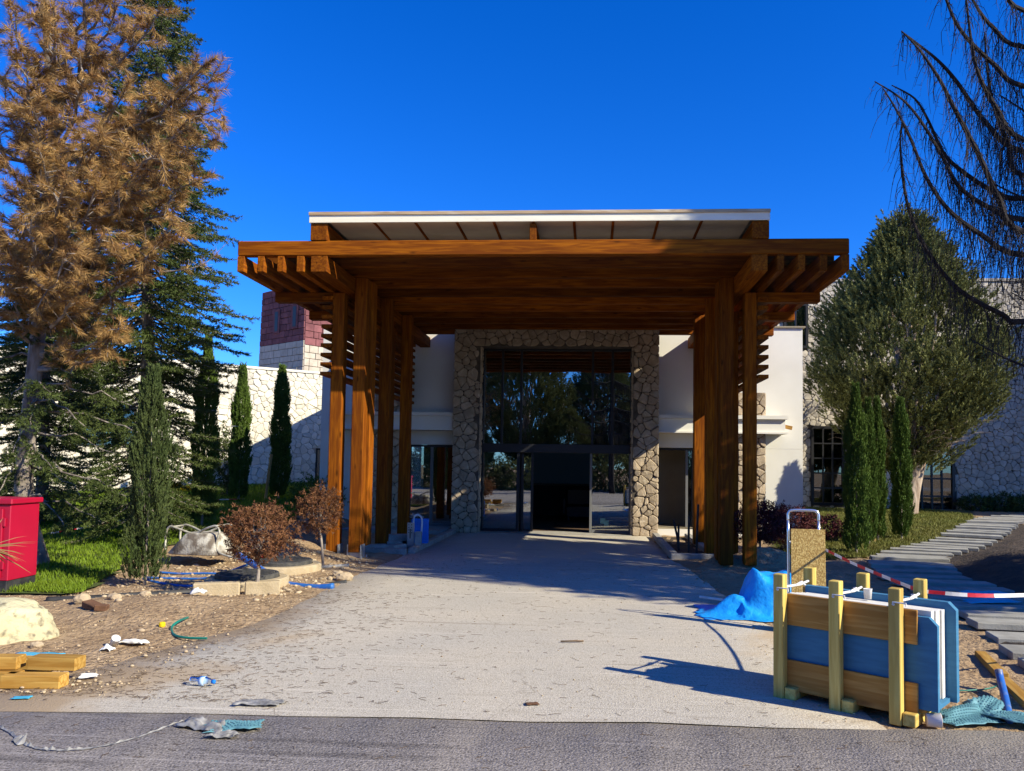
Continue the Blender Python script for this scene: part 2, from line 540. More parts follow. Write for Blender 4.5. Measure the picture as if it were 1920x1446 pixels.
M['brick'] = pmat('brown_brick', (0.17, 0.085, 0.045), (0.11, 0.055, 0.03), scale=12, rough=0.95, bump=0.4)
M['card'] = pmat('cardboard', (0.48, 0.34, 0.18), (0.4, 0.27, 0.13), scale=6, rough=0.9)
M['greenstrap'] = pmat('green_strap', (0.01, 0.14, 0.11), (0.01, 0.2, 0.15), scale=10, rough=0.4)
M['yellow'] = pmat('yellow_plastic', (0.75, 0.52, 0.01), rough=0.5)
M['pinkcup'] = pmat('pale_pail', (0.72, 0.66, 0.62), (0.6, 0.3, 0.32), scale=6, rough=0.5, contrast=(0.5, 0.6))
M['bottlepl'] = glass_mat('bottle_plastic', tint=(0.85, 0.9, 0.95), refl=0.12)
M['bluelabel'] = pmat('bottle_label', (0.02, 0.25, 0.7), (0.5, 0.65, 0.85), scale=14, rough=0.4, contrast=(0.45, 0.55))
M['bark'] = pmat('grey_bark', (0.34, 0.29, 0.245), (0.13, 0.105, 0.09), scale=9, rough=0.95, bump=0.9, bscale=18, stretch=(1, 1, 0.35), bdist=0.04)
M['palebark'] = pmat('pale_bark', (0.48, 0.38, 0.29), (0.25, 0.18, 0.13), scale=7, rough=0.95, bump=0.8, bscale=16, stretch=(1, 1, 0.3), bdist=0.04)
M['darkbark'] = pmat('dark_bark', (0.032, 0.026, 0.026), (0.018, 0.015, 0.015), scale=9, rough=0.95, bump=0.6)
M['deadneedle'] = pmat('dead_needles', (0.52, 0.33, 0.12), (0.28, 0.15, 0.06), scale=4.5, rough=0.75, island=0.35, transl=0.25, spec=0.2)
M['fir'] = pmat('fir_needles', (0.058, 0.082, 0.020), (0.085, 0.11, 0.028), scale=1.2, rough=0.7, island=0.35, transl=0.12, spec=0.2)
M['cypress'] = pmat('cypress_foliage', (0.075, 0.125, 0.022), (0.11, 0.17, 0.03), scale=2.2, rough=0.75, island=0.3, transl=0.12, spec=0.15)
M['loosefir'] = pmat('dark_cypress_foliage', (0.055, 0.08, 0.024), (0.085, 0.11, 0.034), scale=2.2, rough=0.75, island=0.3, transl=0.12, spec=0.15)
M['juniper'] = pmat('juniper_foliage', (0.13, 0.14, 0.046), (0.18, 0.185, 0.062), scale=0.8, rough=0.8, island=0.35, transl=0.12, spec=0.15)
M['brownleaf'] = pmat('dry_maple_leaf', (0.25, 0.12, 0.05), (0.16, 0.065, 0.03), scale=5, rough=0.75, island=0.35, transl=0.25)
M['redleaf'] = pmat('dark_red_leaf', (0.12, 0.022, 0.03), (0.075, 0.015, 0.02), scale=5, rough=0.7, island=0.4, transl=0.2)
M['rustleaf'] = pmat('rusty_leaf', (0.20, 0.065, 0.05), (0.13, 0.035, 0.035), scale=5, rough=0.7, island=0.4, transl=0.2)
M['grass'] = pmat('lawn_blades', (0.12, 0.20, 0.008), (0.17, 0.245, 0.014), scale=1.2, rough=0.65, island=0.3, transl=0.25)
M['drygrass'] = pmat('olive_lawn_blades', (0.12, 0.135, 0.022), (0.17, 0.16, 0.035), scale=0.9, rough=0.7, island=0.3, transl=0.2)
M['yucca'] = pmat('yucca_leaf', (0.16, 0.20, 0.06), (0.34, 0.27, 0.10), scale=4, rough=0.5, rand=0.2)
M['pebble'] = pmat('loose_stone', (0.46, 0.36, 0.23), (0.34, 0.26, 0.17), scale=6, rough=0.95, island=0.3)
M['twig'] = pmat('dry_twig', (0.17, 0.115, 0.065), (0.09, 0.06, 0.04), scale=6, rough=0.9, island=0.4)


# ------------------------------------------------------------------ ground
def sstep(a, b, x):
    t = min(1.0, max(0.0, (x - a) / (b - a)))
    return t * t * (3 - 2 * t)


def fbm(x, y, s, o=4, sd=0.0):
    return noise.fractal(Vector((x * s, y * s, sd)), 0.9, 2.1, o)


def road_edge(x): return 5.03 + 0.045 * x + 0.05 * fbm(x, 0.3, 1.1) + 0.02 * fbm(x, 4.3, 5.0)


def drive_l(y): return -3.38 + 0.10 * fbm(1.7, y, 0.9) - 0.75 * sstep(8.0, 5.0, y) + 0.12 * sstep(12.0, 14.0, y)


def drive_r(y): return 1.62 + 0.10 * fbm(7.7, y, 0.9) + 0.30 * sstep(11.5, 8.0, y) - 0.22 * sstep(12.5, 14, y)


def tz(x, y):
    z = 0.06 * max(0.0, min(y - 10.5, 17.0)) * (1 - sstep(-7.2, -5.3, x)) * (1 - sstep(40, 60, y))
    z += 0.20 * sstep(16, 22, y) * sstep(4.6, 7.0, x)
    z += 0.30 * math.exp(-(((x + 5.1) / 0.75) ** 2 + ((y - 12.9) / 0.8) ** 2))
    z += 0.10 * math.exp(-(((x + 4.6) / 0.9) ** 2 + ((y - 8.2) / 0.7) ** 2))
    z += 0.35 * sstep(5.6, 7.4, x) * sstep(7.5, 9.5, y) * (1 - sstep(12.5, 15.5, y))
    return z


def dirt_w(x, y):
    if y < road_edge(x) + 0.15: return 0.0
    w = sstep(0.0, 0.45, drive_l(y) - x) if x < 0 else sstep(0.0, 0.4, x - drive_r(y))
    return w * (1 - sstep(24, 40, abs(y))) * sstep(0.1, 0.7, y - road_edge(x)) * 0.9 + 0.0


xs = sorted(set([-400, -200, -100, -60, -40, -30, -24, -20, -17, -15, -13] + [round(-12 + 0.085 * i, 3) for i in range(0, 104)] +
                [round(-3.0 + 0.4 * i, 3) for i in range(0, 11)] + [round(1.42 + 0.11 * i, 3) for i in range(0, 66)] +
                [9.5, 11, 13, 16, 20, 25, 32, 45, 70, 120, 220, 400]))
ys = sorted(set([-300, -150, -80, -40, -20, -10, -4, 0, 2, 4] + [round(4.7 + 0.085 * i, 3) for i in range(0, 110)] +
                [round(14.1 + 0.3 * i, 3) for i in range(0, 30)] + [24, 26, 28, 30, 34, 40, 50, 70, 110, 200, 400, 700]))
gv = []
for y in ys:
    for x in xs:
        z = tz(x, y)
        w = dirt_w(x, y)
        if w > 0:
            z += w * (0.020 + 0.030 * fbm(x, y, 1.6) + 0.016 * fbm(x, y, 6.5, 3, 3.3))
        else:
            z -= 0.012
        gv.append((x, y, z))
nx, ny = len(xs), len(ys)
gf = [(j * nx + i, j * nx + i + 1, (j + 1) * nx + i + 1, (j + 1) * nx + i) for j in range(ny - 1) for i in range(nx - 1)]
M['dirt'] = pmat('bare_earth', (0.41, 0.295, 0.18), (0.33, 0.225, 0.13), scale=1.4, rough=0.95, bump=0.9, bscale=22, bdist=0.05, spec=0.1,
                 c3=(0.24, 0.16, 0.095), s3=9, a3=(0.52, 0.72))
ground = link('ground', mesh_np('ground', gv, gf, M['dirt'], smooth=True))
tag(ground, kind='structure')


def ground_z(x, y):
    w = dirt_w(x, y)
    z = tz(x, y)
    if w > 0: return z + w * (0.020 + 0.030 * fbm(x, y, 1.6) + 0.016 * fbm(x, y, 6.5, 3, 3.3))
    if y < road_edge(x): return 0.004
    return z + (0.012 if drive_l(y) < x < drive_r(y) and y < 18.6 else -0.012)


def pavement_mat(name, base, alt, dark, light, grit, streak, soil=None, dust=None, crack=0.0):
    mt, nt, N, L, B = nmat(name)
    B.inputs['Roughness'].default_value = 0.93
    B.inputs['Specular IOR Level'].default_value = 0.12
    tc = N.new('ShaderNodeTexCoord')

    def nz(scale, det=6, st=(1, 1, 1), rot=0.0, dist=0.0):
        mp = N.new('ShaderNodeMapping'); mp.inputs['Scale'].default_value = st; mp.inputs['Rotation'].default_value = (0, 0, rot)
        L.new(tc.outputs['Object'], mp.inputs['Vector'])
        n = N.new('ShaderNodeTexNoise'); n.inputs['Scale'].default_value = scale; n.inputs['Detail'].default_value = det
        n.inputs['Distortion'].default_value = dist
        L.new(mp.outputs[0], n.inputs['Vector'])
        return n.outputs['Fac']

    def rng(src, a, b, t0=0.0, t1=1.0):
        r = N.new('ShaderNodeMapRange'); r.inputs['From Min'].default_value = a; r.inputs['From Max'].default_value = b
        r.inputs['To Min'].default_value = t0; r.inputs['To Max'].default_value = t1
        L.new(src, r.inputs['Value']); return r.outputs[0]

    def mix(fac, a, b):
        x = N.new('ShaderNodeMixRGB')
        L.new(fac, x.inputs[0])
        for i, c in ((1, a), (2, b)):
            if isinstance(c, tuple): x.inputs[i].default_value = (*c, 1)
            else: L.new(c, x.inputs[i])
        return x.outputs[0]
    col = mix(rng(nz(0.55, 5, dist=0.6), 0.38, 0.64), base, alt)
    col = mix(rng(nz(2.6, 7, dist=0.4), 0.56, 0.8, 0, 0.3), col, dark)
    col = mix(rng(nz(grit, 3), 0.50, 0.62, 0, 0.7), col, dark)
    col = mix(rng(nz(grit * 1.7, 2), 0.52, 0.64, 0, 0.75), col, light)
    for rot, st in ((0.9, (0.25, 9, 1)), (-0.5, (0.2, 11, 1)), (0.15, (0.3, 8, 1))):
        col = mix(rng(nz(1.7, 4, st, rot), 0.63, 0.72, 0, streak), col, light)
    for rot, st in ((0.4, (0.35, 14, 1)), (-1.1, (0.3, 12, 1)), (1.5, (0.12, 3.0, 1)), (1.62, (0.10, 2.4, 1))):
        col = mix(rng(nz(2.2, 4, st, rot), 0.64, 0.71, 0, streak * 0.8), col, dark)
    if crack > 0:      # hairline cracks
        wp = N.new('ShaderNodeTexNoise'); wp.inputs['Scale'].default_value = 1.4; wp.inputs['Detail'].default_value = 4
        L.new(tc.outputs['Object'], wp.inputs['Vector'])
        va = N.new('ShaderNodeVectorMath'); va.operation = 'MULTIPLY_ADD'; va.inputs[1].default_value = (.9, .9, 0)
        L.new(wp.outputs['Color'], va.inputs[0]); L.new(tc.outputs['Object'], va.inputs[2])
        vo = N.new('ShaderNodeTexVoronoi'); vo.feature = 'DISTANCE_TO_EDGE'; vo.inputs['Scale'].default_value = 0.42
        L.new(va.outputs[0], vo.inputs['Vector'])
        f0 = rng(vo.outputs['Distance'], 0.0035, 0.001, 0, crack)
        f3 = rng(nz(.8, 3), .45, .6)
        mc = N.new('ShaderNodeMath'); mc.operation = 'MULTIPLY'; L.new(f0, mc.inputs[0]); L.new(f3, mc.inputs[1])
        col = mix(mc.outputs[0], col, dark)
    if dust:      # pale dust carried from the drive onto the road edge
        sy = N.new('ShaderNodeSeparateXYZ'); L.new(tc.outputs['Object'], sy.inputs[0])
        ma = N.new('ShaderNodeMath'); ma.operation = 'MULTIPLY_ADD'; ma.inputs[1].default_value = 1.5
        L.new(nz(2.2, 8), ma.inputs[0]); L.new(sy.outputs['Y'], ma.inputs[2])
        col = mix(rng(ma.outputs[0], 5.45, 6.05, 0, .85), col, dust)
    if soil:      # windblown earth lying over the outer margin
        sx = N.new('ShaderNodeSeparateXYZ'); L.new(tc.outputs['Object'], sx.inputs[0])
        m1 = N.new('ShaderNodeMath'); m1.operation = 'MULTIPLY_ADD'; m1.inputs[1].default_value = 2.6
        L.new(nz(1.3, 7), m1.inputs[0]); L.new(sx.outputs['X'], m1.inputs[2])
        f1 = rng(m1.outputs[0], -1.55, -2.25); f2 = rng(sx.outputs['Y'], 11.0, 7.5)
        mu = N.new('ShaderNodeMath'); mu.operation = 'MULTIPLY'; L.new(f1, mu.inputs[0]); L.new(f2, mu.inputs[1])
        col = mix(mu.outputs[0], col, soil)
        m2 = N.new('ShaderNodeMath'); m2.operation = 'MULTIPLY_ADD'; m2.inputs[1].default_value = 2.0
        L.new(nz(1.6, 7), m2.inputs[0]); L.new(sx.outputs['X'], m2.inputs[2])
        col = mix(rng(m2.outputs[0], 2.45, 3.0, 0, .8), col, soil)
    L.new(col, B.inputs['Base Color'])
    bp = N.new('ShaderNodeBump'); bp.inputs['Strength'].default_value = 0.8; bp.inputs['Distance'].default_value = 0.008
    L.new(nz(grit * 1.2, 4), bp.inputs['Height']); L.new(bp.outputs[0], B.inputs['Normal'])
    return mt


M['asphalt'] = pavement_mat('worn_asphalt', (0.36, 0.315, 0.27), (0.28, 0.248, 0.215), (0.075, 0.064, 0.058), (0.60, 0.53, 0.46), 60, 0.45, dust=(0.42, 0.36, 0.28))
M['drive'] = pavement_mat('dusty_concrete', (0.50, 0.445, 0.355), (0.44, 0.405, 0.34), (0.27, 0.23, 0.175), (0.64, 0.58, 0.48), 70, 0.6, crack=.8, soil=(0.40, 0.30, 0.19))

# asphalt road
rx = [-120, -60, -30, -15, -9] + [round(-7 + 0.1 * i, 2) for i in range(0, 121)] + [6, 9, 15, 30, 60, 120]
V = []
for x in rx:
    V += [(x, -14.0, 0.004), (x, 2.0, 0.004), (x, road_edge(x), 0.004), (x, road_edge(x) + 0.02, -0.03)]
Fq = []
for i in range(len(rx) - 1):
    for k in range(3):
        Fq.append((i * 4 + k, (i + 1) * 4 + k, (i + 1) * 4 + k + 1, i * 4 + k + 1))
road = link('road', mesh_np('road', V, Fq, M['asphalt'])); tag(road, kind='structure')

# concrete drive
V = []; Fq = []
dy = [5.0 + 0.1 * i for i in range(0, 137)]
for y in dy:
    l, r = drive_l(y), drive_r(y)
    row = [l - 0.06] + [l + (r - l) * k / 8 for k in range(9)] + [r + 0.06]
    for k, x in enumerate(row):
        re_ = road_edge(x) - 0.02
        yy = re_ + (y - 5.0) * (18.6 - re_) / 13.6
        V.append((x, yy, -0.03 if k in (0, 10) else (0.004 if k in (1, 9) else 0.010) + 0.004 * fbm(x, y, 1.1)))
for j in range(len(dy) - 1):
    for k in range(10):
        Fq.append((j * 11 + k, j * 11 + k + 1, (j + 1) * 11 + k + 1, (j + 1) * 11 + k))
drive = link('driveway', mesh_np('driveway', V, Fq, M['drive'])); tag(drive, kind='structure')


# lawns
def in_poly(x, y, P):
    c = False
    j = len(P) - 1
    for i in range(len(P)):
        if (P[i][1] > y) != (P[j][1] > y) and x < (P[j][0] - P[i][0]) * (y - P[i][1]) / (P[j][1] - P[i][1]) + P[i][0]:
            c = not c
        j = i
    return c


LAWN_L = [(-30, 8.75), (-6.05, 8.8), (-6.45, 9.9), (-6.9, 11.0), (-7.3, 12.6), (-7.0, 14.5), (-6.6, 16.5), (-6.9, 18.6), (-7.2, 27), (-30, 27)]
LAWN_R = [(3.7, 15.0), (4.3, 14.2), (5.0, 14.6), (6.6, 16.4), (8.5, 19.0), (11.0, 23.0), (13.5, 28.5), (5.2, 28.8), (5.1, 19.0), (3.9, 17.5)]
LAWN_R2 = [(15.5, 15.5), (17.5, 22), (18.5, 26), (30, 27), (30, 12)]


def lawn(name, P, mat, step=0.25):
    x0 = max(min(p[0] for p in P), -22); x1 = min(max(p[0] for p in P), 20)
    y0 = min(p[1] for p in P); y1 = max(p[1] for p in P)
    V = []; Fq = []; idx = {}
    nx_ = int((x1 - x0) / step); ny_ = int((y1 - y0) / step)
    for j in range(ny_):
        for i in range(nx_):
            cx, cy = x0 + (i + .5) * step, y0 + (j + .5) * step
            if not in_poly(cx, cy, P): continue
            q = []
            for (a, b) in ((0, 0), (1, 0), (1, 1), (0, 1)):
                k = (i + a, j + b)
                if k not in idx:
                    x, y = x0 + k[0] * step, y0 + k[1] * step
                    idx[k] = len(V); V.append((x, y, max(tz(x, y), ground_z(x, y)) + 0.03))
                q.append(idx[k])
            Fq.append(q)
    o = link(name, mesh_np(name, V, Fq, mat, smooth=True)); tag(o, kind='structure')
    return o


M['lawnsoil'] = pmat('lawn_soil', (0.05, 0.085, 0.014), (0.075, 0.085, 0.02), scale=3, rough=0.95, bump=0.5, bscale=60)
M['drylawnsoil'] = pmat('dry_lawn_soil', (0.09, 0.09, 0.025), (0.12, 0.10, 0.035), scale=2, rough=0.95, bump=0.5, bscale=60)
lawn('lawn', LAWN_L, M['lawnsoil'], 0.2)
lawn('lawn', LAWN_R, M['drylawnsoil'])
lawn('lawn', LAWN_R2, M['drylawnsoil'], 0.4)


def blades(name, P, n, mat, yfar, h=(0.035, 0.075), wide=0.007, xlim=(-14, 12), label='', cat='grass'):
    y0 = min(p[1] for p in P)
    out = []
    tries = 0
    while len(out) < n and tries < n * 6:
        tries += 1
        y = y0 + (yfar - y0) * random.random() ** 1.7
        x = random.uniform(max(xlim[0], min(p[0] for p in P)), min(xlim[1], max(p[0] for p in P)))
        if in_poly(x, y, P): out.append((x, y, max(tz(x, y), ground_z(x, y)) + 0.028))
    B_ = np.array(out)
    k = len(B_)
    hh = RNG.uniform(h[0], h[1], k) * (1 + (B_[:, 1] - y0) * 0.02)
    a = RNG.uniform(0, 2 * pi, k); tl = RNG.normal(0, 0.35, (k, 2)) * hh[:, None]
    w = wide * (1 + (B_[:, 1] - y0) * 0.08)
    d = np.stack([np.cos(a) * w, np.sin(a) * w, np.zeros(k)], 1)
    V = np.empty((k, 3, 3)); V[:, 0] = B_ - d; V[:, 1] = B_ + d
    V[:, 2] = B_ + np.stack([tl[:, 0], tl[:, 1], hh], 1)
    o = link(name, mesh_np(name, V.reshape(-1, 3), np.arange(3 * k).reshape(-1, 3), mat))
    return tag(o, label, cat, kind='stuff')


blades('grass', LAWN_L, 90000, M['grass'], 26, label='bright green short grass of the lawn under the conifers', xlim=(-15, -5), wide=0.009)
blades('grass', LAWN_R, 45000, M['drygrass'], 28, label='olive short grass around the staked cypresses', wide=0.010)
blades('grass', LAWN_R2, 12000, M['drygrass'], 26, label='olive grass beyond the slab path', wide=0.010, xlim=(8, 20))

# dark mulch bed right of the path
M['mulch'] = pmat('dark_mulch', (0.045, 0.035, 0.028), (0.085, 0.062, 0.045), scale=5, rough=0.95, bump=0.9, bscale=26, bdist=0.05)
_ctr = spline([(4.05, 6.0, 0), (4.55, 8.0, 0), (4.85, 10, 0), (5.05, 12.4, 0), (6.1, 15.0, 0), (7.7, 17.0, 0), (9.8, 20.0, 0), (12.2, 23.6, 0), (15.5, 26.4, 0)], 40)
V = []; Fq = []
for j in range(104):
    y = 6.2 + j * 0.15
    cx_ = min(_ctr, key=lambda q: abs(q.y - y)).x
    for i in range(58):
        x = cx_ - .70 + .05 * fbm(9, y, 1.6) + i * 0.15
        z = max(tz(x, y), ground_z(x, y))
        if i in (0, 57) or j in (0, 103): z -= .05
        else: z += .015 + .06 * sstep(.8, 1.3, x - cx_) * (1 + .9 * fbm(x, y, 2.5))
        V.append((x, y, z))
for j in range(103):
    for i in range(57):
        Fq.append((j * 58 + i, j * 58 + i + 1, (j + 1) * 58 + i + 1, (j + 1) * 58 + i))
tag(link('soil_bed', mesh_np('soil_bed', V, Fq, M['mulch'], smooth=True)), kind='structure')

# slab path, each slab a piece of it
path = empty('path', (4.7, 9, 0), kind='structure')
ctr = _ctr
acc = 0.0
last = None
sm = {}
for k in range(1, len(ctr)):
    acc += (ctr[k] - ctr[k - 1]).length
    if acc >= 0.57:
        acc = 0
        p = ctr[k]; t = (ctr[k] - ctr[k - 1]).normalized()
        v = random.randint(0, 3)
        if v not in sm:
            me = bpy.data.meshes.new('slab')
            vs, fs = chamfer(1.22 + 0.03 * v, 0.30 + 0.008 * v, 0.07, 0.008)
            me.from_pydata(vs, [], fs); me.materials.append(M['slab']); sm[v] = me
        o = link('slab', sm[v], None, path)
        o.location = (p.x + random.uniform(-.03, .03), p.y, max(tz(p.x, p.y), ground_z(p.x, p.y)) + 0.045)
        o.rotation_euler = (random.uniform(-.01, .01), random.uniform(-.012, .012), 0.55 * (atan2(t.y, t.x) - pi / 2) + random.uniform(-.015, .015))


# ------------------------------------------------------------------ rubble stone facing
def clip_poly(P, nx_, ny_, d):
    out = []
    for i in range(len(P)):
        a = P[i]; b = P[(i + 1) % len(P)]
        da = a[0] * nx_ + a[1] * ny_ - d; db = b[0] * nx_ + b[1] * ny_ - d
        if da <= 0: out.append(a)
        if (da < 0 < db) or (db < 0 < da):
            t = da / (da - db)
            out.append((a[0] + (b[0] - a[0]) * t, a[1] + (b[1] - a[1]) * t))
    return out


def cells(x0, x1, z0, z1, size, holes=(), asp=1.15, seed=1):
    """irregular stones filling a rectangle (wall plane u,z) around openings"""
    rnd = random.Random(seed)
    sx, sz = size * asp, size / asp
    nx_ = max(1, round((x1 - x0) / sx)); nz_ = max(1, round((z1 - z0) / sz))
    sx = (x1 - x0) / nx_; sz = (z1 - z0) / nz_
    pts = {}
    for j in range(nz_):
        for i in range(nx_):
            pts[(i, j)] = (x0 + (i + 0.5 + (0.25 if j % 2 else -0.25) + rnd.uniform(-.42, .42)) * sx, z0 + (j + 0.5 + rnd.uniform(-.40, .40)) * sz)
    wt = {k: rnd.uniform(-.16, .16) * sx * sz for k in pts}
    res = []
    for (i, j), (px, pz) in pts.items():
        if any(h[0] < px < h[1] and h[2] < pz < h[3] for h in holes): continue
        P = [(x0, z0), (x1, z0), (x1, z1), (x0, z1)]
        for di in range(-3, 4):
            for dj in range(-2, 3):
                q = pts.get((i + di, j + dj))
                if q is None or (di == 0 and dj == 0): continue
                nx2, nz2 = q[0] - px, q[1] - pz
                d = (q[0] ** 2 + q[1] ** 2 - px ** 2 - pz ** 2) / 2 + wt[(i, j)] - wt[(i + di, j + dj)]
                P = clip_poly(P, nx2, nz2, d)
                if len(P) < 3: break
            if len(P) < 3: break
        for h in holes:
            if len(P) < 3: break
            if max(p[0] for p in P) > h[0] and min(p[0] for p in P) < h[1] and max(p[1] for p in P) > h[2] and min(p[1] for p in P) < h[3]:
                # clip by the side of the opening the seed stands beyond
                ds = [(h[0] - px, (1, 0, h[0])), (px - h[1], (-1, 0, -h[1])), (h[2] - pz, (0, 1, h[2])), (pz - h[3], (0, -1, -h[3]))]
                P = clip_poly(P, *max(ds)[1])
        if len(P) < 3: continue
        # area test
        A = 0.5 * sum(P[k][0] * P[(k + 1) % len(P)][1] - P[(k + 1) % len(P)][0] * P[k][1] for k in range(len(P)))
        if A < 0.12 * sx * sz: continue
        res.append((A, P))
    return res


def stone_geo(P, joint, depth, rnd):
    """rounded stone from outline P; wall plane u,z, depth towards -v; returns local verts around its centre"""
    cx = sum(p[0] for p in P) / len(P); cz = sum(p[1] for p in P) / len(P)
    # soften outline: cut the corners
    Q = []
    for k in range(len(P)):
        a = P[k - 1]; b = P[k]; c = P[(k + 1) % len(P)]
        la = math.hypot(a[0] - b[0], a[1] - b[1]); lc = math.hypot(c[0] - b[0], c[1] - b[1])
        ta = min(0.3, 0.026 / max(la, 1e-4)); tc_ = min(0.3, 0.026 / max(lc, 1e-4))
        if la < 0.02: continue
        Q.append((b[0] + (a[0] - b[0]) * ta, b[1] + (a[1] - b[1]) * ta))
        Q.append((b[0] + (c[0] - b[0]) * tc_, b[1] + (c[1] - b[1]) * tc_))
    if len(Q) < 3: Q = P
    r = sqrt(max(1e-6, sum((q[0] - cx) ** 2 + (q[1] - cz) ** 2 for q in Q) / len(Q)))
    k0 = max(0.4, 1 - joint / r)
    k1 = k0 * rnd.uniform(0.80, 0.88)
    n = len(Q)
    tx = rnd.uniform(-.16, .16); tz_ = rnd.uniform(-.16, .16)
    vs = []; fs = []
    for (k, dep) in ((k0, 0.0), (k0, depth * 0.5), (k1, depth)):
        for q in Q:
            u, z = (q[0] - cx) * k, (q[1] - cz) * k
            e = dep + ((u * tx + z * tz_) if dep > 0 else 0) + (rnd.uniform(-.006, .006) if dep > 0 else 0)
            vs.append((u, -e, z))
    vs.append((0, -depth * rnd.uniform(1.0, 1.18), 0))
    for l in range(2):
        for k in range(n):
            k2 = (k + 1) % n
            fs.append((l * n + k, l * n + k2, (l + 1) * n + k2, (l + 1) * n + k))
    for k in range(n):
        fs.append((2 * n + k, 2 * n + (k + 1) % n, 3 * n))
    return (cx, cz), vs, fs


def stone_facing(parent, origin, ang, rects, size, mat, joint=0.011, depth=0.05, limit=300, seed=1, name='stone'):
    """stones on a wall; origin = start of the wall line, ang = heading of u; -v is the outside"""
    rnd = random.Random(seed)
    allc = []
    for ri, (x0, x1, z0, z1, holes) in enumerate(rects):
        allc += cells(x0, x1, z0, z1, size, holes, seed=seed * 31 + ri)
    allc.sort(key=lambda a: -a[0])
    ux, uy = cos(ang), sin(ang)
    rest = MB()
    for k, (A, P) in enumerate(allc):
        (cx, cz), vs, fs = stone_geo(P, joint, depth * rnd.uniform(0.75, 1.2), rnd)
        if k < limit:
            me = bpy.data.meshes.new(name); me.from_pydata(vs, [], fs); me.materials.append(mat)
            o = link(name, me, None, parent)
            o.location = (origin[0] + ux * cx, origin[1] + uy * cx, origin[2] + cz)
            o.rotation_euler = (0, 0, ang)
        else:
            rest.add([(origin[0] + ux * (cx + v[0]) - uy * v[1], origin[1] + uy * (cx + v[0]) + ux * v[1], origin[2] + cz + v[2]) for v in vs], fs)
    if rest.v:
        o = rest.build('small_stones', mat, parent); o['kind'] = 'stuff'
    return len(allc)


# ------------------------------------------------------------------ entrance building
bld = empty('entrance_building', (-0.9, 18.9, 0), label='white stucco hotel entrance with stone portal behind the timber canopy', cat='building')
YF = 19.0


def part(name, mat, parent, *boxes, c=0.0):
    mb = MB()
    for b in boxes: mb.box(*b, c=c)
    return mb.build(name, mat, parent)


# stucco walls (butted pieces)
for b in ((1.56, 5.1, YF, YF + .35, 2.12, 5.08), (3.32, 5.1, YF, YF + .35, 0.0, 2.117), (-6.85, -3.35, YF, YF + .35, 2.12, 5.08), (-6.85, -4.62, YF, YF + .35, 0.0, 2.117),
          (4.75, 5.1, YF + .352, 29, 0, 5.08), (-6.85, -6.5, YF + .352, 29, 0, 5.08)):
    part('wall', M['stucco'], bld, b)
roof = part('roof', M['stucco'], bld, (-6.49, 4.74, YF + .36, 29, 4.7, 4.9))
part('parapet_cap', M['tan'], roof, (1.5, 5.16, YF - .05, YF + .4, 5.083, 5.12), (-6.9, -3.35, YF - .05, YF + .4, 5.083, 5.12), (4.7, 5.16, YF + .403, 29, 5.083, 5.12))
part('plinth', M['stucco'], bld, (1.58, 3.7, 18.55, YF - .003, 0, .17))
for (x0, x1) in ((1.57, 4.55), (-6.3, -3.36)):
    cn = part('canopy_slab', M['stucco'], bld, (x0, x1, 18.46, YF - .003, 2.50, 2.80))
    part('moulding', M['stucco'], cn, (x0, x1 + (.05 if x0 > 0 else 0), 18.38, YF - .006, 2.803, 2.89), (x0, x1 + (.05 if x0 > 0 else 0), 18.40, YF - .006, 2.46, 2.497))
beam_between('timber_stub', (4.55, 18.7, 2.66), (4.76, 18.65, 2.61), .07, .09, M['plank'], bld)

# stone portal
portal = empty('stone_portal', (-0.9, 18.45, 0), parent=bld)
YP = 18.34
mb = MB()
mb.box(-3.34, -2.72, YP, YP + .5, 0, 4.5); mb.box(.965, 1.555, YP, YP + .5, 0, 4.5); mb.box(-3.34, 1.555, YP, YP + .5, 4.503, 5.3)
mb.build('joint_bed', M['mortar'], portal)
stone_facing(portal, (0, YP, 0), 0, [(-3.36, 1.575, 0.0, 5.3, [(-2.72, .965, -1, 4.5)])], .178, M['stone'], joint=.0045, depth=.045, seed=3)
# reveals of the opening and outer returns
stone_facing(portal, (-2.72, YP, 0), pi / 2, [(0.0, .32, 0, 4.5, [])], .17, M['stone'], joint=.005, depth=.03, seed=4)
stone_facing(portal, (.965, YP + .32, 0), -pi / 2, [(0.0, .32, 0, 4.5, [])], .17, M['stone'], joint=.005, depth=.03, seed=5)
for (x0, x1, zt, sd) in ((3.48, 4.12, 3.45, 6), (-5.36, -4.72, 4.2, 7)):
    pl = empty('stone_pier', ((x0 + x1) / 2, 18.62, 0), parent=bld)
    part('joint_bed', M['mortar'], pl, (x0, x1, 18.62, YF - .002, 0, zt))
    stone_facing(pl, (0, 18.62, 0), 0, [(x0 - .01, x1 + .01, 0, zt, [])], .175, M['stone'], joint=.0045, depth=.045, seed=sd)

# glazing of the portal
YG = 18.78
gz = empty('glazing', (-0.9, YG, 0), parent=bld)


def fr(x0, x1, z0, z1, d=.07, nm='frame_bar', mt='frame', y=YG):
    return part(nm, M[mt], gz, (x0, x1, y - d / 2, y + d / 2, z0, z1), c=.004)


